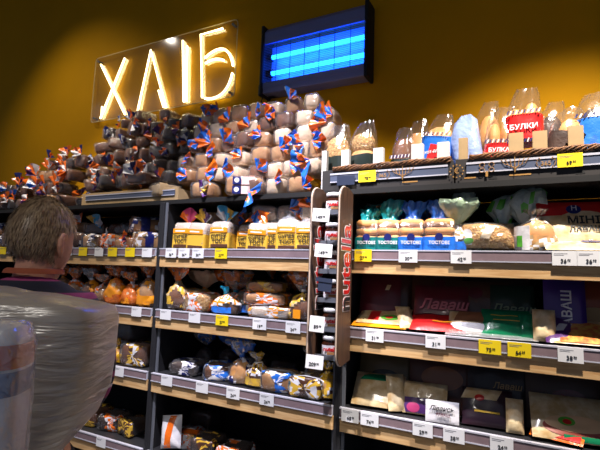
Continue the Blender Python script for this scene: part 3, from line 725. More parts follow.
# ------------------------------------------------------------------ shelf A, middle bay: toast loaves
SH = {k: v-.004 for k, v in ZS.items()}
def toast(u, label, y=.10, rz=.25, seed=0, w=.105, d=.15, h=.135, z=None, hat=None, top=M_CRUMB, text=True):
    z = SH['A'] if z is None else z
    x = xat(u, z, y-d/2)
    t = thing('toast_loaf_pack', label, 'bread', (x, y, z+.001), (-.05*(seed % 2), .05*math.sin(u), rz), 'toast loaves in yellow packs on the upper shelf'); v = seed % 4
    rx, ry = w/2, d/2
    rings = [(0, rx*.9, ry*.9, 7), (.006, rx*.98, ry*.98, 8), (h*.4, rx, ry, 8), (h*.72, rx, ry, 7), (h*.9, rx*1.02, ry*.97, 6), (h*.98, rx*.86, ry*.85, 5), (h, rx*.5, ry*.5, 4)]
    obj('loaf', cached(('tl', w, d, h, v, top.name), lambda: loft('loaf', [(a, b*.96, c*.96, e) for a, b, c, e in rings], top, 28, v, .005, 16)), t)
    obj('film', cached(('tf', w, d, h, v), lambda: loft('film', rings, M_FILM_W, 32, v+3, .007, 38)), t)
    obj('label_print', cached(('tb', w, d, h, v), lambda: loft('label_print', [(q, rx*1.0+.003, ry*1.0+.003, 8) for q in (.002, h*.22, h*.42, h*.56)], [M_MUST, M_BROWNP], 32, v+3, .002, 38, cap=(False, False), fm=lambda i, f, k, V: 1 if i < 32 and i >= 32*0 and (16 <= i < 31) and False else 0)), t)
    obj('orange_patch', MB().box(-w*.42, -ry-.0065, h*.56, w*.40, -ry-.0045, h*.74, 0, .0008).mesh('orange_patch', M_AMBER), t)
    obj('brand_swoosh', MB().box(-w*.30, -ry-.0072, h*.62, w*.22, -ry-.0063, h*.67, 0, .0004).mesh('brand_swoosh', M_WPR), t)
    obj('brown_patch', MB().box(-w*.36, -ry-.0066, .004, w*.44, -ry-.0046, h*.14, 0, .0008).mesh('brown_patch', M_BROWNP), t)
    if text:
        obj('lettering', text_mesh('СУПЕР', .0235, M_INK, bold=.0006), t, (0, -ry-.0066, h*.43), (0, -.06, 0))
        obj('lettering', text_mesh('ТОСТ', .0255, M_INK, bold=.0006), t, (.002, -ry-.0066, h*.25), (0, -.06, 0))
    if not hat:
        obj('gathered_top', loft('gathered_top', [(h-.004, rx*.8, ry*.7, 3), (h+.012, rx*.6, ry*.5, 2.4, 0, 0, .12), (h+.03, rx*.45, ry*.3, 2, .006, .01, .2), (h+.042, rx*.65, ry*.35, 2, .01, .012, .28)], M_FILM_W, 26, seed, .010, 38, cap=(False, False)), t)
    if hat:
        obj('wrapper_tail', cached(('fan', hat[0], seed, .07), lambda: fan('wrapper_tail', hat[1], 1.7, FANS[hat[0]], seed)), t, (hat[2], hat[4] if len(hat) > 4 else 0, hat[3] if hat[3] else h-.002), (hat[5] if len(hat) > 5 else .1, hat[6] if len(hat) > 6 else 0, 0))
    return t
toast(173, 'yellow toast pack with pink and orange tail, at the left end of the row', seed=1, rz=.2, hat=('po', .075, 0, 0))
toast(196, 'yellow toast pack with purple tail, second of the row', seed=2, rz=.15, hat=('py', .07, 0, 0), text=False)
toast(217, 'yellow toast pack with blue and yellow tail, third of the row', seed=3, rz=.3, d=.19, y=.12, hat=('by', .085, .0, 0))
toast(253, 'yellow toast pack standing right of the long packs', seed=0, rz=.3, h=.125)
toast(271, 'yellow toast pack set back under a dangling orange and blue tail', seed=1, rz=.15, y=.13, h=.125)
toast(286, 'yellow toast pack with bright white top, near the jar rack', seed=2, rz=.3, h=.14)
toast(305, 'yellow toast pack just left of the jar rack', seed=3, rz=.28, h=.125)
toast(321, 'yellow toast pack half hidden behind the jar rack', seed=0, rz=.28, h=.125, y=.11)
for i, (u, lb) in enumerate(((229, 'brown sided toast pack behind the third yellow pack'), (240, 'brown sided toast pack right of the long yellow pack'))):
    toast(u, lb, seed=i+1, y=.20, rz=.1, top=M_TAN, h=.13)
zz = SH['A']+.136
for i, (u, y, lm, fk, fd, R, lb) in enumerate(((262, .17, M_CRUMB, 'ob', 2.9, .085, 'white topped loaf with orange and blue tail hanging down, on the yellow packs'),
        (284, .20, M_CRUMB, 'ob', 1.3, .08, 'pale loaf with wide blue and orange tail on the yellow packs'),
        (305, .17, M_CRUMB, 'ob', -.6, .06, 'large pale loaf lying on the packs by the jar rack'),
        (235, .24, M_TAN, 'ob', 1.8, .06, 'tan loaf with orange tail on the long yellow packs'),
        (210, .26, M_TAN, None, 0, .05, 'tan loaf behind the purple tail'),
        (186, .26, M_BROWN, None, 0, .05, 'brown loaf lying behind the first yellow packs'),
        (250, .30, M_BROWN, None, 0, .05, 'brown loaf deep in the upper shelf behind the blue tail'))):
    end_loaf(lb, (xat(u, zz, y-.07), y, zz-(.0 if i < 3 else .004)), .125 if i < 3 else .11, .085, .17 if y < .25 else .14, lm, fk, i+1, rz=.3 if i < 3 else .1, filmm=M_FILM_W if i < 3 else None, fpos=(-.03 if i == 0 else 0, .06), fdir=fd, fR=R)

# ------------------------------------------------------------------ shelf A, left bay: brown breads lying every way
PRT = {'A': [[M_NAVY, M_WPR], [M_ORANGE, M_WPR], [M_WPR, M_KRAFT]], 'B': [[M_AMBER, M_WPR], [M_ORANGE, M_WPR], [M_MUST, M_CREAM]], 'C': [[M_NAVY, M_WPR], [M_MUST, M_WPR, M_BROWNP], [M_BLUE, M_WPR]], 'D': [[M_ORANGE, M_WPR], [M_BROWNP, M_MUST]]}
def pal(level, u): q = PRT[level]; return q[int(u*7) % len(q)]
def lay(level, u, y, lm, w, h, L, rz, label, fk=None, seed=0, dz=0.0, band=None, fR=.05, fdir=0, fpos=None, tilt=0, filmm=None, pitch=0, fs=2.0):
    z = SH[level]+dz
    return end_loaf(label, (xat(u, z+h/2, y), y, z), w, h, L, lm, fk, seed, rz=rz, band=band, fR=fR, fdir=fdir, fpos=fpos, tilt=tilt, filmm=filmm, pitch=pitch, fs=fs, prt=pal(level, u) if y < .2 else None)
lay('A', 64, .11, M_BROWN, .15, .10, .18, .5, 'brown sliced loaf beside the shopper, half behind the head', seed=1)
lay('A', 81, .10, M_BROWN, .14, .10, .18, -.6, 'brown loaf leaning right of the head of the shopper', seed=2)
lay('A', 98, .10, M_TAN, .13, .085, .16, .25, 'tan loaf in navy wrapper lying in the left bay', band=(M_NAVY, .0, .03), seed=3, fk='nv', fR=.04, fdir=2.2)
lay('A', 118, .11, M_TAN, .15, .085, .18, -.35, 'tan loaf with small emblem in the left bay', seed=4, fk='nv', fR=.06, fdir=1.6, fpos=(.06, .06))
lay('A', 92, .22, M_BROWN, .15, .09, .15, .3, 'brown loaf with bright blue and white tail on top', seed=0, dz=.09, fk='by', fR=.065, fdir=.6, fs=3.0)
lay('A', 84, .26, M_TAN, .14, .085, .13, .1, 'orange tinted loaf at the back of the left bay', seed=1, dz=.10, fk='op', fR=.07, fdir=-.9)
lay('A', 113, .25, M_BROWN, .15, .085, .14, -.1, 'brown loaf stacked in the back of the left bay', seed=2, dz=.088)
lay('A', 133, .27, M_DKBR, .12, .085, .13, .1, 'dark loaf at the back beside the upright', seed=2, dz=.088)
lay('A', 133, .085, M_TAN, .13, .06, .13, .1, 'small pack with orange and white print in front of the polka loaf', seed=3, fk='op', fR=.05, fdir=1.2)
lay('A', 149, .13, M_TAN, .13, .095, .20, -.45, 'tan loaf with navy dotted band in the left bay', seed=0, band=(M_NAVY, .03, .045))
lay('A', 150, .17, M_TAN, .13, .09, .20, -.5, 'tan loaf with navy and pink band lying on top', seed=1, dz=.097, band=(M_NAVY, .03, .05))
lay('A', 18, .12, M_BROWN, .16, .10, .16, .2, 'brown loaf at the far left behind the shopper', seed=1)
lay('A', 3, .12, M_TAN, .16, .09, .16, .2, 'tan loaf with orange tail at the left picture edge', seed=1, fk='obw', fR=.06)
lay('A', 3, .14, M_TAN, .16, .09, .16, .2, 'tan loaf with blue tail stacked at the left picture edge', seed=1, fk='ob', fR=.07, dz=.092)

# ------------------------------------------------------------------ shelf B, left bay: orange bagged breads

M_GFILM = film('green_film', (120, 190, 90), .55)
M_DFILM = film('dark_film', (60, 50, 50), .35)
for i, (u, y, tail, clip, lm, h, lb) in enumerate((
        (66, .09, M_OFILM, None, M_TAN, .20, 'orange topped bread bag right behind the striped shoulder'),
        (80, .10, M_OFILM, None, M_TAN, .19, 'orange topped bread bag, second right of the shoulder'),
        (95, .09, M_FILM_W, M_WHITE, M_BROWN, .19, 'clear bread bag with white twisted neck'),
        (107, .09, M_OFILM, None, M_TAN, .16, 'low orange bread bag between twisted necks'),
        (118, .08, M_OFILM, None, M_CRUMB, .21, 'orange bread bag with pale slices in the second shelf'),
        (131, .09, M_OFILM, M_WHITE, M_CRUMB, .18, 'orange bread bag with white clip left of the last bag'),
        (146, .085, M_OFILM, M_WHITE, M_TAN, .235, 'tall clear bread bag with orange top beside the upright'))):
    bag_bread(lb, (xat(u, SH['B']+.06, y), y, SH['B']), .062, .05, h, lm, i+1, tail=tail, clip=clip, rz=.3*math.sin(i*2.1), filmm=M_OFILM if i in (4, 5) else None, lab=M_AMBER if i > 4 else None, neck=.68, flare=.8, pitch=.04, prt=[M_ORANGE, M_WPR] if i % 2 else [M_AMBER])
for i, u in enumerate((72, 90, 112, 126, 140)):
    bag_bread(f'orange and brown bread bag in the rear of the second shelf, {ORD[i]} from the left', (xat(u, SH['B']+.06, .22), .23, SH['B']), .06, .05, .23, M_BROWN, i, tail=M_OFILM, rz=i*.5, flare=.9)
# shelf C and D, left bay
bag_bread('yellow bread bag with blue dots just right of the elbow', (xat(112, SH['C']+.06, .09), .09, SH['C']), .06, .05, .22, M_YFILM, 1, tail=M_YFILM, filmm=M_YFILM, lab=M_MUST)
bag_bread('second yellow bread bag, low beside the brown loaf', (xat(121, SH['C']+.04, .07), .065, SH['C']), .045, .04, .13, M_TAN, 2, tail=M_YFILM, filmm=M_YFILM)
lay('C', 139, .11, M_BROWN, .17, .115, .16, .2, 'brown loaf in shiny clear film on the third shelf, left bay', seed=2)
lay('C', 133, .22, M_DKBR, .15, .10, .14, -.2, 'dark loaf in shiny film behind, on the third shelf', seed=3, dz=.10, filmm=M_FILM_W)
lay('C', 131, .26, M_BROWN, .16, .10, .12, -.1, 'brown loaf at the back of the third shelf', seed=1)
lay('D', 97, .12, M_BROWN, .15, .09, .15, .2, 'brown loaf in the dark fourth shelf of the left bay', seed=2, filmm=M_FILM_D)
lay('D', 118, .13, M_DKBR, .14, .08, .15, .3, 'dark loaf in the dark fourth shelf of the left bay', seed=3, filmm=M_FILM_D)
lay('D', 133, .13, M_DKBR, .12, .08, .15, -.2, 'dark loaf beside the upright on the fourth shelf', seed=4, filmm=M_FILM_D)

# ------------------------------------------------------------------ shelf B, middle bay
zB = SH['B']
def bag(level, u, y, rx, ry, h, lm, seed, label, **k):
    k.setdefault('prt', pal(level, u) if y < .2 else None)
    return bag_bread(label, (xat(u, SH[level]+h*.3, y), y, SH[level]+k.pop('dz', 0)), rx, ry, h, lm, seed, **k)
lay('B', 179, .085, M_SEED, .15, .105, .14, .25, 'rounded seeded loaf with small orange sticker in clear film', seed=1)
obj('orange_sticker', MB().box(-.055, -.0775, .03, -.02, -.0755, .06, 0, .0008).mesh('orange_sticker', M_AMBER), bpy.data.objects['wrapped_loaf'] if False else [o for o in bpy.data.objects if o.get('label', '').startswith('rounded seeded loaf')][0])
bag('B', 173, .10, .06, .045, .235, M_BROWN, 2, 'tall bag with orange and grey top in the left corner of the second shelf', tail=M_OFILM, flare=.95, neck=.62)
bag('B', 197, .13, .075, .05, .20, M_TAN, 3, 'bag with big orange and white ruffled top, middle bay', tail=[film('cream_film', (240, 220, 190), .6)][0], flare=1.15, neck=.55, lab=M_AMBER, clip=M_AMBER)
lay('B', 205, .085, M_SEED, .15, .09, .14, -.1, 'long brown loaf in clear film below the white ruffled top', seed=2, fk=None)
lay('B', 220, .08, M_TAN, .12, .07, .12, .5, 'tan loaf with yellow wrapper end', seed=3, band=(M_MUST, .02, .03))
bag('B', 232, .13, .08, .05, .205, M_BROWN, 4, 'bag with orange and blue ruffled top and bright blue clip', tail=M_OFILM, clip=mat('cyan_clip', (30, 170, 220), .4), flare=1.2, neck=.5, filmm=M_FILM)
bag('B', 228, .07, .075, .05, .13, M_BROWN, 5, 'clear bag with blue label below the bright blue clip', tail=mat('cyan_clip', (0, 0, 0)), lab=M_BLUE, neck=.75, flare=.25)
bag('B', 247, .12, .075, .05, .15, M_DKBR, 6, 'dark rye loaf bag with blue print in the middle bay', tail=M_FILM, lab=M_BLUE, neck=.8, flare=.6)
lay('B', 270, .09, M_CRUMB, .20, .055, .15, .25, 'long pack with amber print lying low on the second shelf', seed=1, band=(M_AMBER, .0, .03), filmm=M_FILM_W)
lay('B', 268, .13, M_TAN, .20, .055, .15, .2, 'long amber banded pack lying on another', seed=2, dz=.056, band=(M_AMBER, .0, .05))
lay('B', 275, .17, M_TAN, .18, .05, .14, .15, 'long pack with orange corner, topmost of its stack', seed=3, dz=.112, band=(M_MUST, .0, .03))
bag('B', 262, .20, .08, .05, .235, M_DKBR, 7, 'dark bag with an orange and cream tip behind the long packs', tail=M_OFILM, flare=.35, neck=.75)
bag('B', 299, .09, .065, .05, .215, M_BROWN, 8, 'clear shiny bag with orange top and square orange label', tail=M_OFILM, clip=M_WHITE, lab=None, flare=.95, neck=.6)
obj('square_label', MB().box(-.018, -.062, .012, .018, -.06, .05).mesh('square_label', M_AMBER), [o for o in bpy.data.objects if o.get('label', '').startswith('clear shiny bag with orange top')][0])
bag('B', 286, .20, .05, .05, .20, M_TAN, 9, 'small orange bag behind the shiny one', tail=M_OFILM, flare=.9, neck=.6)
for i, (u, lm) in enumerate(((190, M_BROWN), (215, M_DKBR), (244, M_BROWN))):
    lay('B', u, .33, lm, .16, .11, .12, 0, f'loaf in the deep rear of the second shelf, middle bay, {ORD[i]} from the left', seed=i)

# ------------------------------------------------------------------ shelf C, middle bay
lay('C', 192, .09, M_DKBR, .15, .065, .14, .2, 'dark loaf with blue sticker, first on the third shelf', seed=1, filmm=M_FILM, band=None)
lay('C', 215, .09, M_BROWN, .14, .07, .15, .5, 'brown loaf with blue and white marks, second on the third shelf', seed=2)
bag('C', 240, .085, .055, .05, .20, M_BUN, 3, 'golden bun bag tied with bright blue top', tail=M_BFILM, clip=M_BLUE, neck=.62, flare=1.1, lab=None)
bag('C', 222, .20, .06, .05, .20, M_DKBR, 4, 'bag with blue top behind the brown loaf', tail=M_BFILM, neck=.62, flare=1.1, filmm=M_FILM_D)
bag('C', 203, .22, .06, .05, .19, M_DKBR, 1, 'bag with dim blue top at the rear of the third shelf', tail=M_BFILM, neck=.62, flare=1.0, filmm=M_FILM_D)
bag('C', 262, .09, .055, .05, .15, M_TAN, 5, 'yellow and tan bread bag right of the golden bun', tail=M_YFILM, filmm=M_FILM, lab=M_MUST, neck=.75)
lay('C', 284, .09, M_TAN, .15, .085, .14, .2, 'tan loaf in black and white print with yellow edges', seed=3, band=(M_WPR, .02, .03), fk='by', fR=.045, fdir=1.4, fpos=(.06, .04))
bag('C', 306, .15, .06, .05, .19, M_TAN, 6, 'bread bag with yellow top under the hanging price tag', tail=M_YFILM, neck=.66, flare=.9)
lay('C', 310, .08, M_BROWN, .15, .085, .13, .1, 'brown loaf with white pictures on its film by the jar rack', seed=4, band=(M_WPR, .0, .02))
bag('C', 328, .09, .05, .045, .15, M_TAN, 7, 'yellow dotted bread bag at the right end of the third shelf', tail=M_YFILM, filmm=M_YFILM, lab=M_MUST, neck=.75)
for i, u in enumerate((262, 290, 315)):
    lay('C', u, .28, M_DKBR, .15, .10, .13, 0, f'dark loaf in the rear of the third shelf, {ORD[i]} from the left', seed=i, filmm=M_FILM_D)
# shelf D, middle bay
pouch('white and orange bread pack standing on the fourth shelf', 'bread', (xat(167, SH['D']+.05, .08), .075, SH['D']), .11, .15, .05, M_WPR, [('orange_print', M_ORANGE, -.3, -.95, .35, .95, 'rect', .25), ], lean=.25, rz=.2, seed=3, roll=-.15, name='bread_pack')
lay('D', 184, .10, M_BUN, .13, .075, .14, .3, 'orange pack of buns beside the white and orange pack', seed=2, band=(M_ORANGE, .0, .06))
lay('D', 205, .12, M_DKBR, .14, .09, .15, .1, 'dark loaf with glinting film on the fourth shelf', seed=3, filmm=M_FILM_D)
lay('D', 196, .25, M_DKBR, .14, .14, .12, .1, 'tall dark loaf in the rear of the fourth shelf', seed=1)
lay('D', 232, .12, M_DKBR, .14, .08, .15, .1, 'dark loaf right of the glinting one on the fourth shelf', seed=4, filmm=M_FILM_D)

# ------------------------------------------------------------------ shelf A, right bay
def bun_pack(u, label, w, col, filmm, seed, h=.125, y=.095, d=.13, title='', top=.20, rz=.12, logo=M_NAVY, ell=None):
    z = SH['A']; x = xat(u, z+.05, y-d/2)
    t = thing('bun_pack', label, 'bread', (x, y, z), (0, 0, rz), None)
    rx, ry = w/2, d/2
    for i in range(4):
        zz = .004+i*h/4.05
        obj('bun', loft('bun', [(zz, rx*.84, ry*.88, 6), (zz+h*.05, rx*.95, ry*.96, 7), (zz+h*.18, rx*.96, ry*.96, 7), (zz+h*.235, rx*.82, ry*.86, 6)], M_BUN, 20, seed+i, .006, 20), t)
    obj('film', loft('film', [(0, rx*.9, ry*.9, 7), (.008, rx, ry, 8), (h*.5, rx, ry, 8), (h*.9, rx*.98, ry*.96, 7), (h*1.06, rx*.6, ry*.55, 3)], M_FILM, 28, seed, .007, 34, cap=(True, False)), t)
    obj('label_print', loft('label_print', [(q, rx+.0025, ry+.0025, 8) for q in (.002, h*.2, h*.33, h*.45)], col, 28, seed, .004, 34, cap=(False, False)), t)
    b = MB(); b.tube([(0, -ry-.004, h*.44), (0, -ry-.008, h*.44)], .015, 16); obj('round_logo', b.mesh('round_logo', logo), t)
    if title: obj('lettering', text_mesh(title, .0165, M_WPR, bold=.0004), t, (0, -ry-.0085, h*.27))
    obj('gathered_top', loft('gathered_top', [(h*1.0, rx*.72, ry*.6, 2.5, 0, 0, .12), (h*1.12, rx*.5, ry*.4, 2.2, 0, 0, .18), (h*1.25, rx*.62, ry*.4, 2, 0, 0, .25), (h*1.42, rx*.82, ry*.45, 2, .005, 0, .28), (top*.94, rx*.75, ry*.35, 2, .01, 0, .3)], filmm, 28, seed, .016, 40, cap=(False, False)), t)
    return t
bun_pack(361, 'teal labelled pack of flat buns beside the jar rack', .10, M_TEAL, M_TFILM, 1, title='ТОСТОВІ', top=.19)
bun_pack(386, 'teal labelled pack of flat buns, second from the jar rack', .10, M_TEAL, M_TFILM, 2, title='ТОСТОВІ', top=.225)
bun_pack(409, 'blue labelled pack of flat buns right of the teal packs', .10, M_BLUE, M_BFILM, 3, title='ТОСТОВІ', top=.215)
bun_pack(437, 'dark blue labelled pack of flat buns with slanted label', .115, M_BLUE, M_BFILM, 4, title='ТОСТОВІ', top=.215)
bag('A', 458, .10, .045, .05, .20, M_BUN, 5, 'bun bag with white and green ruffled top next to the blue packs', tail=film('white_green_film', (200, 226, 190), .6), lab=M_BLUE, neck=.55, flare=1.5)
for i, u in enumerate((372, 398, 424, 446)):
    bag('A', u, .24, .055, .05, .22, M_BROWN, i, f'dim bread bag in the rear behind the flat buns, {ORD[i]} from the left', tail=(M_TFILM, M_BFILM, M_BFILM, M_TFILM)[i], neck=.66, flare=1.1)
z = SH['A']
t = pouch('wide crispbread pack with cream label square, on a flat pack', 'bread', (xat(487, z+.04, .09), .08, z+.014), .185, .10, .075, M_SEED, [('corner_print', M_WPR, -.98, -.9, -.55, .3, 'arch'), ('green_print', M_GREEN, -.9, -.85, -.5, -.45, 'ell'), ('cream_label', mat('cream_label', (222, 205, 180), .6), -.12, -.55, .22, .5, 'rect', .15)], lean=.35, rz=.15, seed=4, name='crispbread_pack')
obj('film', pillow('film', .192, .106, .083, M_FILM, 4), t, (0, 0, -.002))
pouch('thin flat green and white pack lying under the crispbread', 'bread', (xat(495, z, .06), .14, z+.0075), .20, .13, .012, M_WPR, [('green_print', M_GREEN, -.8, -.9, .2, -.4, 'rect')], lean=PI/2-.03, rz=.1, seed=1)
bag('A', 536, .095, .068, .05, .155, M_BUN, 7, 'golden round loaf in film with white and green label', tail=M_FILM, lab=None, neck=.85, flare=.5)
t = [o for o in bpy.data.objects if o.get('label', '').startswith('golden round loaf')][0]
obj('label_print', loft('label_print', [(.01+.085*q/4, .071, .053, 2.4) for q in range(5)], M_WPR, 10, 3, .004, 40, cap=(False, False), a0=-PI/2-1.3, a1=-PI/2-.2), t)
obj('leaf_print', loft('leaf_print', [(.02+.04*q/4, .0725, .0545, 2.4) for q in range(5)], M_GREEN, 8, 3, .004, 40, cap=(False, False), a0=-PI/2-.9, a1=-PI/2-.55), t)
def crumpled(label, u, vc, y, R, seed, ms, z=None, rx=.06):
    p = at(u, vc, y); zc = p.z
    zb = SH['A']+(z or 0)
    t = thing('bread_bag', label, 'bread', (p.x, y, zb)); h = zc-zb
    obj('loaf', blob('loaf', rx*.85, .045, h*.33, M_TAN, seed), t)
    obj('film', loft('film', [(0, rx*.8, .04, 3), (h*.3, rx, .05, 3), (h*.6, rx*.8, .04, 2.4), (h*.72, rx*.35, .02, 2)], M_FILM, 22, seed, .01, 30, cap=(True, False)), t)
    f = obj('gathered_top', loft('gathered_top', [(h*.68, rx*.3, .015, 2, 0, 0, .2), (h*.85, R*.7, .03, 2, 0, 0, .22), (h*1.05, R, .04, 2, 0, 0, .25), (h*1.3, R*.85, .03, 2, .01, 0, .25), (h*1.42, R*.4, .015, 2, .02, 0, .3)], ms, 26, seed, .02, 35, cap=(False, True), fm=lambda i, fc, k, V: 1 if noise.noise(Vector(V[fc[0]])*28+Vector((seed, 0, 0))) > .18 else 0), t)
    return t
M_WG = film('white_bag_film', (214, 232, 226), .68)
crumpled('bread bag with white and green gathered top behind the crispbread', 503, 213, .17, .05, 3, [M_WG, M_GREEN])
crumpled('largest white and green gathered bread bag in the right bay', 526, 207, .15, .062, 5, [M_WG, M_GREEN], rx=.07)
crumpled('white and green bag top standing behind the blue packs', 462, 205, .19, .04, 6, [M_WG, M_GREEN], rx=.05)
lay('A', 478, .24, M_BROWN, .12, .12, .12, 0, 'brown loaf in the dim rear of the right bay', seed=1, filmm=film('teal_dim', (30, 110, 110), .4))
lay('A', 505, .29, M_BROWN, .12, .13, .11, 0, 'brown loaf behind the green bag tops', seed=2, filmm=M_TFILM)
def lavash_mini(u, y, dz, label, lean, seed, full):
    pouch(label, 'bread', (xat(u, SH['A']+dz+.03, y), y, SH['A']+dz), .23, .17 if full else .13, .02, M_CREAM,
          [('red_print', M_RED, -.99, .30 if full else .05, .99, .99, 'rect')]+([('cream_print', M_CREAM, -.5, -.9, .99, .5, 'arch')] if full else []) +
          [('round_logo', M_NAVY, -.2 if full else -.05, .36 if full else -.35, .2 if full else .5, .80 if full else .0, 'ell')],
          [('МІНІ', .040, M_INK, .22, .02), ('ЛАВАШ', .027, M_INK, .26, -.36)] if full else [('Н', .016, M_WPR, .2, -.17)], lean=lean, rz=.12, seed=seed)
lavash_mini(577, .075, .03, 'cream and red flatbread pack with big black lettering at the right', .42, 2, True)
lavash_mini(586, .026, .0, 'red and cream flatbread pack lying in front at the right edge', 1.15, 3, False)
obj_l = [o for o in bpy.data.objects if o.get('label', '').startswith('cream and red flatbread')][0]
obj('lettering', text_mesh('Н', .028, M_WPR), obj_l, (0, -.019, .134))
pouch('blue film pouch between the golden loaf and the red packs', 'bread', (xat(554, SH['A']+.04, .12), .12, SH['A']), .07, .12, .04, M_BFILM, lean=.2, seed=5)
pouch('dim maroon flatbread pack standing at the back behind the red pack', 'bread', (xat(560, SH['A']+.1, .28), .28, SH['A']), .24, .20, .02, M_MAROON, [], lean=.2, seed=5)
pouch('dim blue pack standing at the back of the right bay', 'bread', (xat(588, SH['A']+.1, .33), .33, SH['A']), .2, .21, .03, M_NAVY, [], lean=.1, seed=6)

# ------------------------------------------------------------------ shelf B, right bay: flatbread packs
def stand(level, u, y, w, h, m, patches, texts, label, lean=.22, rz=.1, seed=0, th=.025, dz=0.0, roll=0):
    return pouch(label, 'bread', (xat(u, SH[level]+.05, y), y, SH[level]+dz), w, h, th, m, patches, texts, lean=lean, rz=rz, seed=seed, roll=roll)
def flat(level, u, y, w, d, m, patches, label, seed=0, th=.016, dz=0.0, lean=1.25, rz=.1, texts=()):
    return pouch(label, 'bread', (xat(u, SH[level]+.02, y), y, SH[level]+.004+dz), w, d, th, m, patches, texts, lean=lean, rz=rz, seed=seed)
flat('B', 376, .022, .215, .17, M_AMBER, [('cream_corner', M_CREAM, -.95, .1, -.55, .95, 'rect')], 'amber flatbread sheet pack at the bottom, next to the jar rack', seed=1, lean=1.32)
flat('B', 381, .040, .205, .15, M_CREAM, [('red_patch', M_RED, -.55, -.75, -.15, .3, 'rect'), ('salad_picture', M_GREEN, -.08, -.7, .6, -.15, 'ell'), ('tomato_picture', M_RED, .1, -.6, .4, -.3, 'ell')], 'flatbread pack with salad picture lying on the amber sheet', seed=2, dz=.016, lean=1.22)
flat('B', 408, .045, .06, .12, M_CREAM, [], 'folded cream flatbread edge standing beside the salad pack', seed=3, lean=.9, rz=.5, th=.03)
stand('B', 372, .13, .17, .225, M_MAROON, [('cream_mark', M_CREAM, .3, .3, .5, .5, 'rect', .05)], [], 'dark maroon flatbread pack standing beside the jar rack', seed=2, lean=.25)
stand('B', 392, .17, .15, .24, M_BROWNP, [('cream_mark', M_CREAM, -.6, .0, -.3, .25, 'rect', .05), ('red_mark', M_RED, .1, .0, .4, .25, 'rect')], [], 'dark brown flatbread pack standing with cream and red marks', seed=3, lean=.2)
flat('B', 437, .030, .20, .15, M_RED, [('maroon_print', M_MAROON, -.9, .2, .9, .95, 'rect'), ('gold_line', M_AMBER, -.2, -.45, .5, -.35, 'rect')], 'bright red flatbread pack lying at the front', seed=4, lean=1.1, th=.025)
stand('B', 440, .10, .20, .18, M_MAROON, [], [('Лаваш', .055, mat('rose_ink', (170, 90, 100), .5), .1, .1, .3)], 'maroon flatbread pack with slanted rose lettering', seed=5, lean=.32)
stand('B', 436, .19, .20, .235, M_BROWNP, [('maroon_oval', M_MAROON, -.1, .45, .35, .7, 'ell')], [], 'brown flatbread pack with maroon oval behind the lettered pack', seed=6, lean=.2)
stand('B', 473, .055, .17, .10, M_CREAM, [('brown_picture', mat('bread_picture', (150, 98, 66), .4, coat=.4), -.7, -.1, .95, .85, 'rect', .1), ('white_print', M_WPR, -.9, -.9, .6, -.25, 'rect')], [], 'cream flatbread pack with brown bread picture', seed=7, lean=.75, th=.03)
flat('B', 490, .020, .30, .12, M_FILM_W, [], 'clear film flatbread sleeve lying along the front edge', seed=8, lean=1.38, th=.012)
stand('B', 506, .055, .16, .115, M_DGREEN, [('gold_line', M_MUST, -.6, .35, .5, .41, 'rect'), ('gold_line', M_MUST, -.5, .0, .6, .05, 'rect')], [], 'emerald green flatbread pack in the middle of the right bay', seed=9, lean=.7, th=.03)
stand('B', 530, .06, .07, .10, M_DGREEN, [], [], 'narrow emerald green pack beside the cream flatbread edge', seed=10, lean=.6, th=.03)
stand('B', 545, .05, .07, .11, M_CREAM, [], [], 'folded cream flatbread left of the purple pack', seed=11, lean=.35, th=.04)
stand('B', 480, .16, .21, .2, M_BROWNP, [('dark_print', M_MAROON, -.4, .3, .1, .75, 'ell')], [], 'dark flatbread pack standing behind the cream pack', seed=12, lean=.2)
stand('B', 513, .15, .15, .19, mat('deep_green', (20, 52, 38), .4, coat=.4), [], [('Лаваш', .045, mat('sage_ink', (120, 140, 110), .5), 0, 0, .3)], 'dark green flatbread pack with slanted lettering behind', seed=13, lean=.25)
stand('B', 500, .27, .22, .24, mat('umber_print', (70, 52, 44), .4), [], [], 'umber flatbread pack at the back of the right bay', seed=1, lean=.1)
flat('B', 588, .030, .19, .16, M_CREAM, [('pizza_picture', mat('pizza_red', (214, 92, 50), .4, rgb2=(240, 190, 90), vscale=60, coat=.4), -.8, -.95, .95, .6, 'arch')], 'pack with pizza picture lying at the front right', seed=2, lean=1.15, th=.02)
flat('B', 561, .028, .085, .15, M_PURP, [('white_lettering', M_WPR, -.1, -.3, .5, .2, 'rect', .2)], 'purple flatbread pack tip curling at the front', seed=3, lean=1.0, th=.02)
stand('B', 566, .13, .13, .24, mat('violet_print', (66, 38, 128), .35, coat=.4), [], [], 'violet flatbread pack standing with vertical lettering', seed=4, lean=.15)
o = [q for q in bpy.data.objects if q.get('label', '').startswith('violet flatbread')][0]
obj('lettering', text_mesh('ЛАВАШ', .042, M_WPR, bold=.001), o, (.005, -.022, .10), (0, -PI/2, 0))
stand('B', 597, .18, .20, .22, mat('rust_print', (150, 70, 36), .4, coat=.3), [('tan_print', M_KRAFT, -.6, -.7, .8, .1, 'arch')], [], 'rust orange pack standing at the right edge', seed=5, lean=.15)

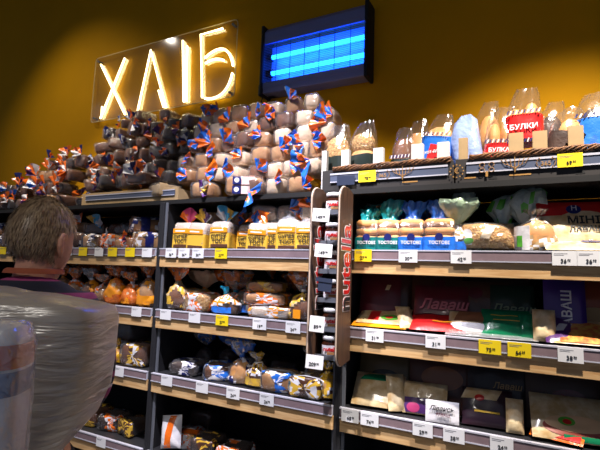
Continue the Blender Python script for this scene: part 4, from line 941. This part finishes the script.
# ------------------------------------------------------------------ shelf C, right bay
stand('C', 376, .045, .20, .145, M_CREAM, [('green_print', M_DGREEN, -.7, .45, .6, .85, 'arch', .1)], [], 'cream folded flatbread pack with green print on the third shelf', lean=.75, seed=1, th=.03)
stand('C', 398, .05, .07, .14, M_CREAM, [], [], 'edge of folded flatbread right of the green printed pack', lean=.5, seed=2, th=.03, rz=.5)
stand('C', 370, .14, .21, .22, mat('khaki_print', (108, 92, 60), .4, coat=.3), [('dark_print', M_DKGR, -.5, -.3, .6, .2, 'ell')], [], 'khaki flatbread pack standing on the third shelf', lean=.25, seed=3)
stand('C', 424, .065, .16, .12, M_CREAM, [('purple_print', M_PURP, -.95, -.95, .9, -.05, 'rect', -.1), ('pink_circle', M_PINK, -.8, -.95, -.2, -.35, 'ell')], [], 'cream flatbread pack with purple print and pink circle', lean=.5, seed=4)
cd = stand('C', 442, .028, .115, .075, M_WPR, [], [('Лівансь', .022, M_INK, -.05, .3, .35), ('ЛАВАШ', .013, M_MAROON, .05, -.25)], 'white card with black script and maroon lettering on the third shelf', lean=.12, seed=5, th=.008, rz=.12)
stand('C', 440, .15, .24, .20, mat('rose_brown', (92, 58, 52), .4, coat=.3), [('bread_picture', mat('bread_picture', (0, 0, 0)), -.6, -.2, .7, .7, 'ell')], [], 'brown pack with flatbread picture behind the white card', lean=.2, seed=6)
stand('C', 487, .055, .165, .13, mat('aubergine', (48, 24, 38), .35, coat=.5), [('cream_top', M_CREAM, -.95, .35, .5, .95, 'rect', .12), ('tomato_picture', M_RED, -.5, .25, -.1, .6, 'ell'), ('gold_line', M_MUST, -.5, -.35, .5, -.25, 'rect')], [], 'dark aubergine flatbread pack with tomato picture', lean=.5, seed=7, th=.03)
stand('C', 515, .045, .055, .11, M_CREAM, [], [], 'plain cream pack end right of the aubergine pack', lean=.3, seed=8, th=.03)
stand('C', 498, .15, .21, .21, mat('night_print', (38, 34, 40), .4, coat=.3), [], [('Лаваш', .03, M_KRAFT, .3, .2, .2)], 'black flatbread pack standing behind the aubergine pack', lean=.2, seed=9)
flat('C', 555, .012, .155, .16, M_ORANGE, [('red_print', M_RED, -.9, -.9, .9, -.2, 'rect')], 'orange and red flatbread pack lying at the lower right', seed=1, lean=1.1, th=.02, rz=-.25)
stand('C', 578, .04, .26, .16, M_CREAM, [('plate_picture', mat('clay_plate', (150, 60, 44), .4, coat=.4), -.75, -.9, .8, -.05, 'ell'), ('wrap_picture', mat('wrap_tan', (226, 186, 140), .5), -.7, -.68, .7, .0, 'ell'), ('lettuce_picture', M_GREEN, -.4, -.45, -.02, -.08, 'ell'), ('tomato_picture', M_RED, -.3, -.4, -.1, -.18, 'ell'), ('green_print', M_DGREEN, -.3, -.99, .6, -.8, 'rect')], [], 'flatbread pack with picture of a filled wrap on a clay plate', lean=.75, seed=2, th=.03)
stand('C', 567, .16, .25, .22, mat('umber_print', (0, 0, 0)), [('maroon_badge', M_MAROON, -.35, -.4, .5, .3, 'arch')], [('ЛАВАШ', .036, mat('rose_ink', (0, 0, 0)), .08, -.05)], 'umber flatbread pack with maroon badge standing at the lower right', lean=.2, seed=3)

# ------------------------------------------------------------------ hanging rack with jars, at the joint of the two bays
RX = 1.0
rk = thing('jar_rack', 'narrow hanging rack of brown panels full of chocolate spread jars', 'rack', (1.0, -0.02, 1.21))
for sx, xx, yo in ((-1, -.068, -.135), (1, .045, -.128)):
    n = 10; V = []; Y0, Y1 = yo, -.002
    prof = [(Y0, .04)]+[(Y0+.002+(Y1-Y0)*(1-math.cos(q*PI/16))*0, 0) for q in range(0)]
    ring = []
    R = .045
    ring += [(Y1, .66), (Y1-.045, .675)]
    for q in range(7): a = PI/2+PI/2*q/6; ring.append((Y0+.05+.05*math.cos(a), .625+.05*math.sin(a)))
    for q in range(7): a = PI+PI/2*q/6; ring.append((Y0+.05+.05*math.cos(a), .05+.05*math.sin(a)))
    ring += [(Y1, .01)]
    b = MB(); k = len(ring); T = .011
    V = [(xx, y, z) for y, z in ring]+[(xx+T, y, z) for y, z in ring]
    b.add(V, [tuple(range(k)), tuple(range(k, 2*k))[::-1]]+[(i, i+k, (i+1) % k+k, (i+1) % k) for i in range(k)])
    p = obj('side_panel', b.mesh('side_panel', M_LAM), rk)
    e = MB(); e.tube([(xx+T/2, y-.001, z) for y, z in ring[1:-1]], .0035, 5)
    obj('edge_band', e.mesh('edge_band', mat('edge_band', (196, 176, 160), .4), True), p)
    for nm, body, mm, bold, dx in (('letter_outline', 'nutella', M_WPR, .005, .0008), ('lettering', 'nutella', M_RED, .0016, .0020), ('lettering', 'n', M_INK, .0020, .0032)):
        obj(nm, text_mesh(body, .126, mm, bold=bold, align='LEFT'), p, (xx+T+dx, (Y0+Y1)/2+.002, .195), (0, -PI/2, PI/2))
obj('rear_strip', MB().box(-.058, -.006, .02, .047, .0, .655).mesh('rear_strip', M_DARK), rk)
JZ = [.02, .125, .235, .345, .455, .575]
for i, zz in enumerate(JZ):
    s = obj('rack_shelf', MB().box(-.057, -.078, zz-.006, .045, -.006, zz).box(-.057, -.082, zz-.006, .045, -.078, zz+.012).mesh('rack_shelf', M_GREY), rk)
M_CHOC = mat('chocolate_spread', (58, 26, 14), .15, coat=1)
def jar(x, y, z, label):
    t = thing('spread_jar', label, 'jar', (x, y, z), (0, 0, .35), 'chocolate spread jars in the hanging rack')
    r = .039
    obj('glass', cached('jarb', lambda: loft('glass', [(0, r*.8, r*.7, 2.4), (.004, r*.95, r*.84, 2.4), (.03, r, r*.88, 2.3), (.05, r*.98, r*.86, 2.2), (.062, r*.8, r*.8, 2), (.068, r*.8, r*.8, 2)], M_CHOC, 24)), t)
    obj('lid', cached('jarl', lambda: loft('lid', [(.066, r*.86, r*.86), (.067, r*.9, r*.9), (.080, r*.9, r*.9), (.082, r*.85, r*.85)], M_WHITE, 24)), t)
    obj('label_print', cached('jarp', lambda: loft('label_print', [(.012, r+.0008, r*.88+.0008, 2.3), (.03, r+.0012, r*.88+.0012, 2.3), (.048, r+.0008, r*.88+.0008, 2.25)], M_WPR, 12, cap=(False, False), a0=-PI/2-1.0, a1=-PI/2+1.0)), t)
    obj('lettering', text_mesh('nutella', .021, M_RED, bold=.0009), t, (0, -r*.88-.0022, .034))
    obj('bread_picture', cached('jarq', lambda: MB().box(-.014, -r*.88-.0022, .014, .014, -r*.88-.0012, .024, 0, .0006).mesh('bread_picture', M_TAN)), t)
for i, zz in enumerate(JZ):
    jar(1.0-.004, -.02-.045, 1.21+zz+.0005, ('bottom' if i == 0 else 'topmost' if i == 5 else ORD[i]+' from the bottom')+' spread jar in the hanging rack')
for (u, v, tx, lb, w, h) in ((321, 215, '149,90', 'white price tag near the top of the jar rack', .066, .05), (323.5, 250.5, '149,90', 'white price tag at the middle of the jar rack', .066, .05),
        (317, 324, '89,90', 'white price tag in the lower third of the jar rack', .056, .058), (314.5, 362, '209,90', 'white price tag at the foot of the jar rack', .066, .05)):
    y = -.162; p = at(u, v, y)
    o = obj('price_tag', MB().box(-w/2, -.0012, -h/2, w/2, 0, h/2).mesh('price_tag', M_WHITE), None, p, (0, .06, .25)); tag(o, lb, 'price tag')
    price_text(o, tx, 0, -.002, -h*.18)
    obj('holder_arm', MB().tube([(-.01, .001, 0), (-.008, .03, .0)], .003, 6).mesh('holder_arm', M_BLACK), o)
for u, v, w, h, lb in ((325, 285, .052, .05, 'empty dark blue tag holder on the jar rack'),):
    y = -.150; p = at(u, v, y)
    o = obj('tag_holder', MB().box(-w/2, -.002, -h/2, w/2, 0, h/2, 0, .0008).box(-w/2-.012, -.004, h*.2, w/2, -.001, h*.5).mesh('tag_holder', mat('holder_blue', (44, 52, 74), .4)), None, p, (0, .1, .25)); tag(o, lb, 'tag holder')
p = at(345, 184, .025)
o = obj('tag_holder', MB().box(-.04, -.002, -.02, .04, 0, .022, 0, .0008).mesh('tag_holder', mat('holder_blue', (0, 0, 0))), None, (p.x, .033, 1.94)); tag(o, 'empty dark blue tag holder on the crate above the jar rack', 'tag holder')

# ------------------------------------------------------------------ the shopper
def skin_body(name, nodes, edges, root, m, sub=2):
    me = bpy.data.meshes.new(name); me.from_pydata([n[0] for n in nodes], edges, [])
    o = bpy.data.objects.new(name, me); COL.objects.link(o)
    sk = o.modifiers.new('skin', 'SKIN'); sk.use_smooth_shade = True
    for i, n in enumerate(nodes):
        d = me.skin_vertices[0].data[i]; r = n[1]; d.radius = r if isinstance(r, tuple) else (r, r); d.use_root = (i == root)
    ss = o.modifiers.new('sub', 'SUBSURF'); ss.levels = ss.render_levels = sub
    dg = bpy.context.evaluated_depsgraph_get(); out = bpy.data.meshes.new_from_object(o.evaluated_get(dg))
    bpy.data.objects.remove(o); out.materials.clear(); out.materials.append(m)
    for p in out.polygons: p.use_smooth = True
    return out
HC = at(37, 233, -.935)
px0, py0 = HC.x, HC.y
per = thing('person', 'short haired person seen from behind in a striped navy and magenta shirt', 'person', (px0, py0, 0), (0, 0, math.radians(42)))
# local frame: faces +y, x to the person's right
M_SKIN = mat('skin', (196, 138, 112), .55, bump=.1, bscale=80)
M_HAIR = mat('hair', (176, 150, 116), .4, rgb2=(136, 110, 84), vscale=60)
N = [((0, 0, .95), (.14, .10)), ((0, 0, 1.10), (.13, .095)), ((0, .01, 1.26), (.135, .10)), ((0, .0, 1.40), (.125, .09)), ((0, .005, 1.465), (.062, .06)), ((0, .015, 1.55), (.054, .056)), ((0, .03, 1.62), (.062, .066))]
E_ = [(0, 1), (1, 2), (2, 3), (3, 4), (4, 5), (5, 6)]
def limb(start, pts):
    prev = start
    for p, r in pts: N.append((p, r)); E_.append((prev, len(N)-1)); prev = len(N)-1
    return prev
for s in (-1, 1):
    w_ = limb(3, [((s*.135, 0, 1.41), .050), ((s*.176, -.01, 1.35), .044), ((s*.188, -.03, 1.235), .038), ((s*.150, .08, 1.155), .033), ((s*.085, .17, 1.15), .026), ((s*.07, .205, 1.155), (.034, .018)), ((s*.062, .235, 1.155), (.036, .016))])
    for q in range(4):
        limb(w_, [((s*(.060-.027+q*.018), .268+.004*(q % 3), 1.15), .0095), ((s*(.060-.027+q*.018), .294, 1.128), .0088), ((s*(.060-.025+q*.017), .304+.004*(q % 2), 1.105), .0075)])
    limb(w_-1, [((s*.035, .22, 1.13), .012), ((s*.02, .245, 1.12), .010), ((s*.016, .268, 1.115), .0085)])
    limb(0, [((s*.09, 0, .86), .085), ((s*.10, .01, .50), .058), ((s*.10, -.01, .28), .054), ((s*.10, -.01, .09), .04), ((s*.10, .06, .05), .038), ((s*.10, .15, .035), .028)])
body = skin_body('body', N, E_, 0, M_SKIN, 1)
# head, joined into the body surface
def head_mesh():
    bm = bmesh.new(); bmesh.ops.create_uvsphere(bm, u_segments=40, v_segments=28, radius=1)
    for v in bm.verts:
        x, y, z = v.co
        X = .076*x; Y = .097*y; Z = .118*z
        if z < 0:                       # narrow towards the jaw, chin forward
            k = -z
            X *= 1-.30*k*k; Y = Y*(1-.22*k)+.022*k
            if y < 0: Y += .045*k*k
        if y < 0: Y *= 1.03; 
        # brow, eye sockets, nose, mouth, cheekbones
        if y > .3:
            ex = math.exp(-((abs(X)-.031)/.014)**2-((Z-.0)/.012)**2); Y -= .009*ex
            Y += .006*math.exp(-((Z-.022)/.010)**2)*math.exp(-(X/.05)**2)
            Y += .024*math.exp(-(X/.010)**2)*math.exp(-((Z+.032)/.018)**2)+.012*math.exp(-(X/.009)**2)*math.exp(-((Z+.012)/.018)**2)
            Y += .006*math.exp(-(X/.024)**2)*(math.exp(-((Z+.062)/.005)**2)+math.exp(-((Z+.074)/.006)**2))
            Y += .008*math.exp(-(X/.02)**2-((Z+.102)/.014)**2)
        v.co = (X*.94, Y*.90, Z*.95)
    bm.verts.index_update(); me = bpy.data.meshes.new('h'); bm.to_mesh(me); bm.free(); return me
HZ = HC.z-.022
bm = bmesh.new(); bm.from_mesh(body)
hm = head_mesh(); HM = Matrix.Translation((0, .02, HZ)) @ Matrix.Rotation(math.radians(-27), 4, 'Z') @ Matrix.Translation((0, .015, 0)); hm.transform(HM); bm.from_mesh(hm)
for s in (-1, 1):                        # ears: a curled rim round a hollow
    e = MB()
    e.tube([(s*(.070+.011*math.cos(a*.5)), .026-.018*math.cos(a), HZ-.012+.034*math.sin(a)) for a in [(-1.3+q*.33) for q in range(12)]], .0062, 8)
    e.tube([(s*.071, .022, HZ+.012), (s*.077, .014, HZ), (s*.076, .018, HZ-.018), (s*.070, .028, HZ-.032)], [.010, .011, .010, .008], 8)
    em = e.mesh('e', M_SKIN, True); em.transform(HM @ Matrix.Translation((0, -.035, -HZ))); bm.from_mesh(em)
me = bpy.data.meshes.new('body'); bm.to_mesh(me); bm.free(); me.materials.append(M_SKIN)
tmp = bpy.data.objects.new('tmp', me); COL.objects.link(tmp)
rm = tmp.modifiers.new('r', 'REMESH'); rm.mode = 'VOXEL'; rm.voxel_size = .0055; rm.use_smooth_shade = True
sm = tmp.modifiers.new('s', 'SMOOTH'); sm.factor = .5; sm.iterations = 3
dg = bpy.context.evaluated_depsgraph_get(); me2 = bpy.data.meshes.new_from_object(tmp.evaluated_get(dg)); bpy.data.objects.remove(tmp)
me2.materials.clear(); me2.materials.append(M_SKIN)
obj('body', me2, per)
for s in (-1, 1): obj('eye', blob('eye', .011, .011, .011, M_WPR, 0, 0), per, HM @ Vector((s*.029, .072, -.021)))
# hair cap
hb = bmesh.new(); hm2 = head_mesh(); hb.from_mesh(hm2)
kill = []
for v in hb.verts:
    x, y, z = v.co
    lim = -.075 if y < .0 else (-.075+(y/.05)*.085 if y < .05 else .052)
    if abs(x) > .05 and -.01 < y < .045: lim = max(lim, .022)
    if z < lim: kill.append(v)
    else:
        g = 1+ .05+.04*noise.noise(Vector((x*22, y*22, z*10)))
        v.co = Vector((x*g*1.04, y*g*1.02, z*g+.006))
bmesh.ops.delete(hb, geom=kill, context='VERTS')
cap = bpy.data.meshes.new('cap'); hb.to_mesh(cap); hb.free()
mbh = MB(); mbh.add([v.co.copy() for v in cap.vertices], [tuple(p.vertices) for p in cap.polygons])
rh = random.Random(4)
cv = [v.co.copy() for v in cap.vertices]; cp = [tuple(p.vertices) for p in cap.polygons]
for i in range(7000):                    # short locks lying over the cap
    pv = cp[rh.randrange(len(cp))]; w1, w2 = rh.random(), rh.random()
    c = cv[pv[0]].lerp(cv[pv[1]], w1).lerp(cv[pv[2]].lerp(cv[pv[-1]], w1), w2)+Vector((rh.uniform(-.004, .004), rh.uniform(-.004, .004), rh.uniform(-.004, .004)))
    nrm = Vector((c.x/.076**2, c.y/.097**2, c.z/.118**2)).normalized()
    dn = Vector((rh.uniform(-.3, .3), -.35 if c.y < .03 else .5, -1)); dn = (dn-nrm*dn.dot(nrm)).normalized()
    l = rh.uniform(.016, .032); side = nrm.cross(dn)*rh.uniform(.0006, .0012)
    a = c+nrm*.001; b_ = c+dn*l*.55+nrm*.0035; e2 = c+dn*l+nrm*rh.uniform(.000, .004)
    mbh.add([a-side, a+side, b_+side*.8, b_-side*.8, e2], [(0, 1, 2, 3), (3, 2, 4)])
obj('hair', new_mesh('hair', mbh.v, mbh.f, M_HAIR), per).matrix_local = HM
# clothes
def striped():
    m = bpy.data.materials.new('striped_jersey'); m.use_nodes = True; nt = m.node_tree; p = nt.nodes['Principled BSDF']; p.inputs['Roughness'].default_value = .85
    tc = nt.nodes.new('ShaderNodeTexCoord'); sp = nt.nodes.new('ShaderNodeSeparateXYZ'); mt = nt.nodes.new('ShaderNodeMath'); mt.operation = 'MULTIPLY'; mt.inputs[1].default_value = 9.5
    fr = nt.nodes.new('ShaderNodeMath'); fr.operation = 'FRACT'; r = nt.nodes.new('ShaderNodeValToRGB'); r.color_ramp.interpolation = 'CONSTANT'
    cols = [(0, (28, 26, 44)), (.28, (150, 54, 104)), (.58, (196, 190, 200)), (.68, (28, 26, 44)), (.84, (120, 40, 86))]
    r.color_ramp.elements[0].color = lin(cols[0][1]); r.color_ramp.elements[1].position = cols[1][0]; r.color_ramp.elements[1].color = lin(cols[1][1])
    for q, c in cols[2:]: e = r.color_ramp.elements.new(q); e.color = lin(c)
    L = nt.links.new; L(tc.outputs['Object'], sp.inputs[0]); L(sp.outputs['Z'], mt.inputs[0]); L(mt.outputs[0], fr.inputs[0]); L(fr.outputs[0], r.inputs[0]); L(r.outputs[0], p.inputs['Base Color'])
    return m
SN = [((0, 0, 1.16), (.155, .12)), ((0, 0, 1.22), (.155, .12)), ((0, .01, 1.30), (.155, .12)), ((0, .0, 1.40), (.15, .11)), ((0, .0, 1.47), (.11, .09)), ((0, .008, 1.517), (.076, .074))]
SE = [(0, 1), (1, 2), (2, 3), (3, 4), (4, 5)]
for s in (-1, 1):
    b0 = len(SN); SN += [((s*.140, 0, 1.425), .064), ((s*.178, -.01, 1.35), .057), ((s*.188, -.03, 1.235), .052), ((s*.155, .06, 1.16), .045), ((s*.10, .145, 1.155), .035)]
    SE += [(3, b0), (b0, b0+1), (b0+1, b0+2), (b0+2, b0+3), (b0+3, b0+4)]
obj('shirt', skin_body('shirt', SN, SE, 0, striped(), 2), per)
TN = [((0, 0, 1.15), (.158, .125)), ((0, 0, .92), (.17, .13))]; TE = [(0, 1)]
for s in (-1, 1):
    b0 = len(TN); TN += [((s*.095, 0, .80), .10), ((s*.10, .01, .50), .075), ((s*.10, -.01, .10), .062)]; TE += [(1, b0), (b0, b0+1), (b0+1, b0+2)]
obj('trousers', skin_body('trousers', TN, TE, 0, mat('dark_denim', (26, 28, 40), .85), 2), per)
obj('collar', loft('collar', [(1.522, .076, .076, 2, 0, .010), (1.532, .073, .073, 2, 0, .012), (1.536, .066, .068, 2, 0, .014)], mat('rust_collar', (150, 72, 40), .8), 24, cap=(False, False)), per)
for s in (-1, 1): obj('shoe', loft('shoe', [(0, .045, .13, 2.6), (.03, .047, .135, 2.6), (.07, .042, .09, 2.2, 0, -.04), (.11, .038, .05, 2, 0, -.06)], mat('shoe_black', (20, 20, 22), .6), 20), per, (s*.10, .05, .001))

# ------------------------------------------------------------------ the film-wrapped bundle in the foreground
bc = at(7, 350, -1.15)
bd = thing('wrapped_bundle', 'big bundle wrapped in stretch film in front of the shopper', 'package', (bc.x, bc.y, 0), (0, 0, math.radians(35)))
M_PACK = mat('bundle_paper', (196, 180, 156), .7, var=.12, vscale=5)
M_STR = film('stretch_film', (200, 192, 184), .42, .28, 1.0, 14)
nt = M_STR.node_tree
mpn = nt.nodes.new('ShaderNodeMapping'); mpn.inputs['Scale'].default_value = (.5, .5, 3.5); mpn.inputs['Rotation'].default_value = (.25, .2, 0)
nz = [n for n in nt.nodes if n.type == 'TEX_NOISE'][0]; tcn = [n for n in nt.nodes if n.type == 'TEX_COORD'][0]
nt.links.new(tcn.outputs['Object'], mpn.inputs[0]); nt.links.new(mpn.outputs[0], nz.inputs['Vector'])
BR = [(0.0, .13, .11), (.02, .15, .13), (.5, .145, .12), (.95, .08, .08), (1.08, .085, .08), (1.18, .115, .095), (1.25, .165, .12), (1.31, .186, .13), (1.38, .194, .135), (1.462, .194, .135), (1.482, .185, .125), (1.490, .12, .08)]
obj('contents', loft('contents', [(z_, a*.93, b_*.93, 3.4) for z_, a, b_ in BR], M_PACK, 36, 2, .012, 7), bd)
obj('stretch_film', loft('stretch_film', [(z_, a+.004, b_+.004, 3.2) for z_, a, b_ in BR], M_STR, 48, 5, .010, 12), bd)
q = at(-2, 322, -1.30); pt = q.z
iw = bd.matrix_basis.inverted() @ Vector((q.x, q.y, 0))
bx = obj('inner_package', loft('inner_package', [(1.0, .042, .042, 3), (1.02, .046, .046, 3), (pt-.03, .046, .046, 3), (pt-.008, .038, .038, 3), (pt, .02, .02, 2.6)], M_WPR, 28, 2, .003, 10), bd, (iw.x, iw.y, 0))
obj('orange_stripe', loft('orange_stripe', [(pt-.062, .0475, .0475, 3), (pt-.028, .0472, .0472, 3)], mat('rust_stripe', (206, 84, 30), .4), 28, cap=(False, False)), bx)
obj('blue_stripe', loft('blue_stripe', [(pt-.100, .0475, .0475, 3), (pt-.066, .0475, .0475, 3)], mat('blue_stripe', (60, 90, 150), .4), 28, cap=(False, False)), bx)
obj('package_film', loft('package_film', [(.99, .052, .052, 3), (1.1, .053, .053, 3), (pt-.03, .051, .051, 3), (pt-.002, .042, .042, 3), (pt+.006, .02, .02, 2.6)], M_FILM_W, 36, 3, .008, 14), bx)

# ------------------------------------------------------------------ keep every pack clear of the bay uprights and the back panels
bpy.context.view_layer.update()
for o in list(bpy.data.objects):
    if o.parent or o.get('category') != 'bread' or o.location.z > 1.86: continue
    P_ = [c.matrix_world @ Vector(b) for c in o.children if c.name.split('.')[0] in ('film', 'loaf', 'pouch', 'label_print', 'gathered_top') for b in c.bound_box]
    if not P_: continue
    lo, hi = min(p.x for p in P_), max(p.x for p in P_); k = math.floor(o.location.x)
    if lo < k+.028: o.location.x += k+.028-lo
    elif hi > k+.972: o.location.x -= hi-(k+.972)
    yh, yl, zl = max(p.y for p in P_), min(p.y for p in P_), min(p.z for p in P_)
    if yh > .397: o.location.y -= yh-.397
    elif yl < .006 and o.location.x < 3: o.location.y += min(.03, .006-yl)
    lv = max([z_ for z_ in ZS.values() if z_ < o.location.z+.02]+[0])
    if zl < lv-.005: o.location.z += lv-.005-zl

for o in bd.children:                       # the bundle sags to one side: its top edge slopes
    if o.name.split('.')[0] in ('contents', 'stretch_film'):
        for v in o.data.vertices:
            if v.co.z > 1.2: v.co.z += (-.11*v.co.x)*min(1, (v.co.z-1.2)/.2)

# ------------------------------------------------------------------ settle: nudge packs that press into each other apart, a few centimetres at most
bpy.context.view_layer.update()
def settle(items, cap, xfree):
    B_ = []
    for o in items:
        P_ = [c.matrix_world @ Vector(b) for c in o.children if c.name.split('.')[0] in ('film', 'pouch', 'loaf') for b in c.bound_box]
        if not P_: continue
        lo = Vector([min(p[i] for p in P_) for i in range(3)]); hi = Vector([max(p[i] for p in P_) for i in range(3)])
        B_.append([o, lo, hi, Vector((0, 0, 0))])
    for it in range(40):
        for i in range(len(B_)):
            for j in range(i+1, len(B_)):
                a, b = B_[i], B_[j]
                d = [min(a[2][k]+a[3][k], b[2][k]+b[3][k])-max(a[1][k]+a[3][k], b[1][k]+b[3][k]) for k in range(3)]
                if d[0] <= .003 or d[1] <= .003 or d[2] <= .012: continue
                k = 0 if d[0] < d[1] else 1
                sg_ = 1 if (a[1][k]+a[2][k])/2+a[3][k] >= (b[1][k]+b[2][k])/2+b[3][k] else -1
                for q, s_ in ((a, sg_), (b, -sg_)):
                    v = q[3][k]+s_*(d[k]-.002)*.3
                    v = max(-cap[k], min(cap[k], v))
                    if k == 1: v = max(min(0.008-q[1].y, 0) if q[1].y > .008 else 0, min(v, max(0, .397-q[2].y)))
                    elif xfree: 
                        kb = math.floor((q[1].x+q[2].x)/2); v = max(min(0, kb+.028-q[1].x), min(v, max(0, kb+.972-q[2].x)))
                    q[3][k] = v
    for q in B_: q[0].location += q[3]
br = [o for o in bpy.data.objects if not o.parent and o.get('category') == 'bread']
for lv in ('A', 'B', 'C', 'D'):
    settle([o for o in br if not o.name.startswith(('flatbread', 'bun_pack', 'crispbread', 'bread_bag')) and ZS[lv]-.02 < o.location.z < ZS[lv]+.22 and o.location.z < 1.86], (.022, .06), True)
settle([o for o in br if o.location.z > 1.88 and o.name.startswith(('wrapped_loaf', 'sliced'))], (.015, .03), False)
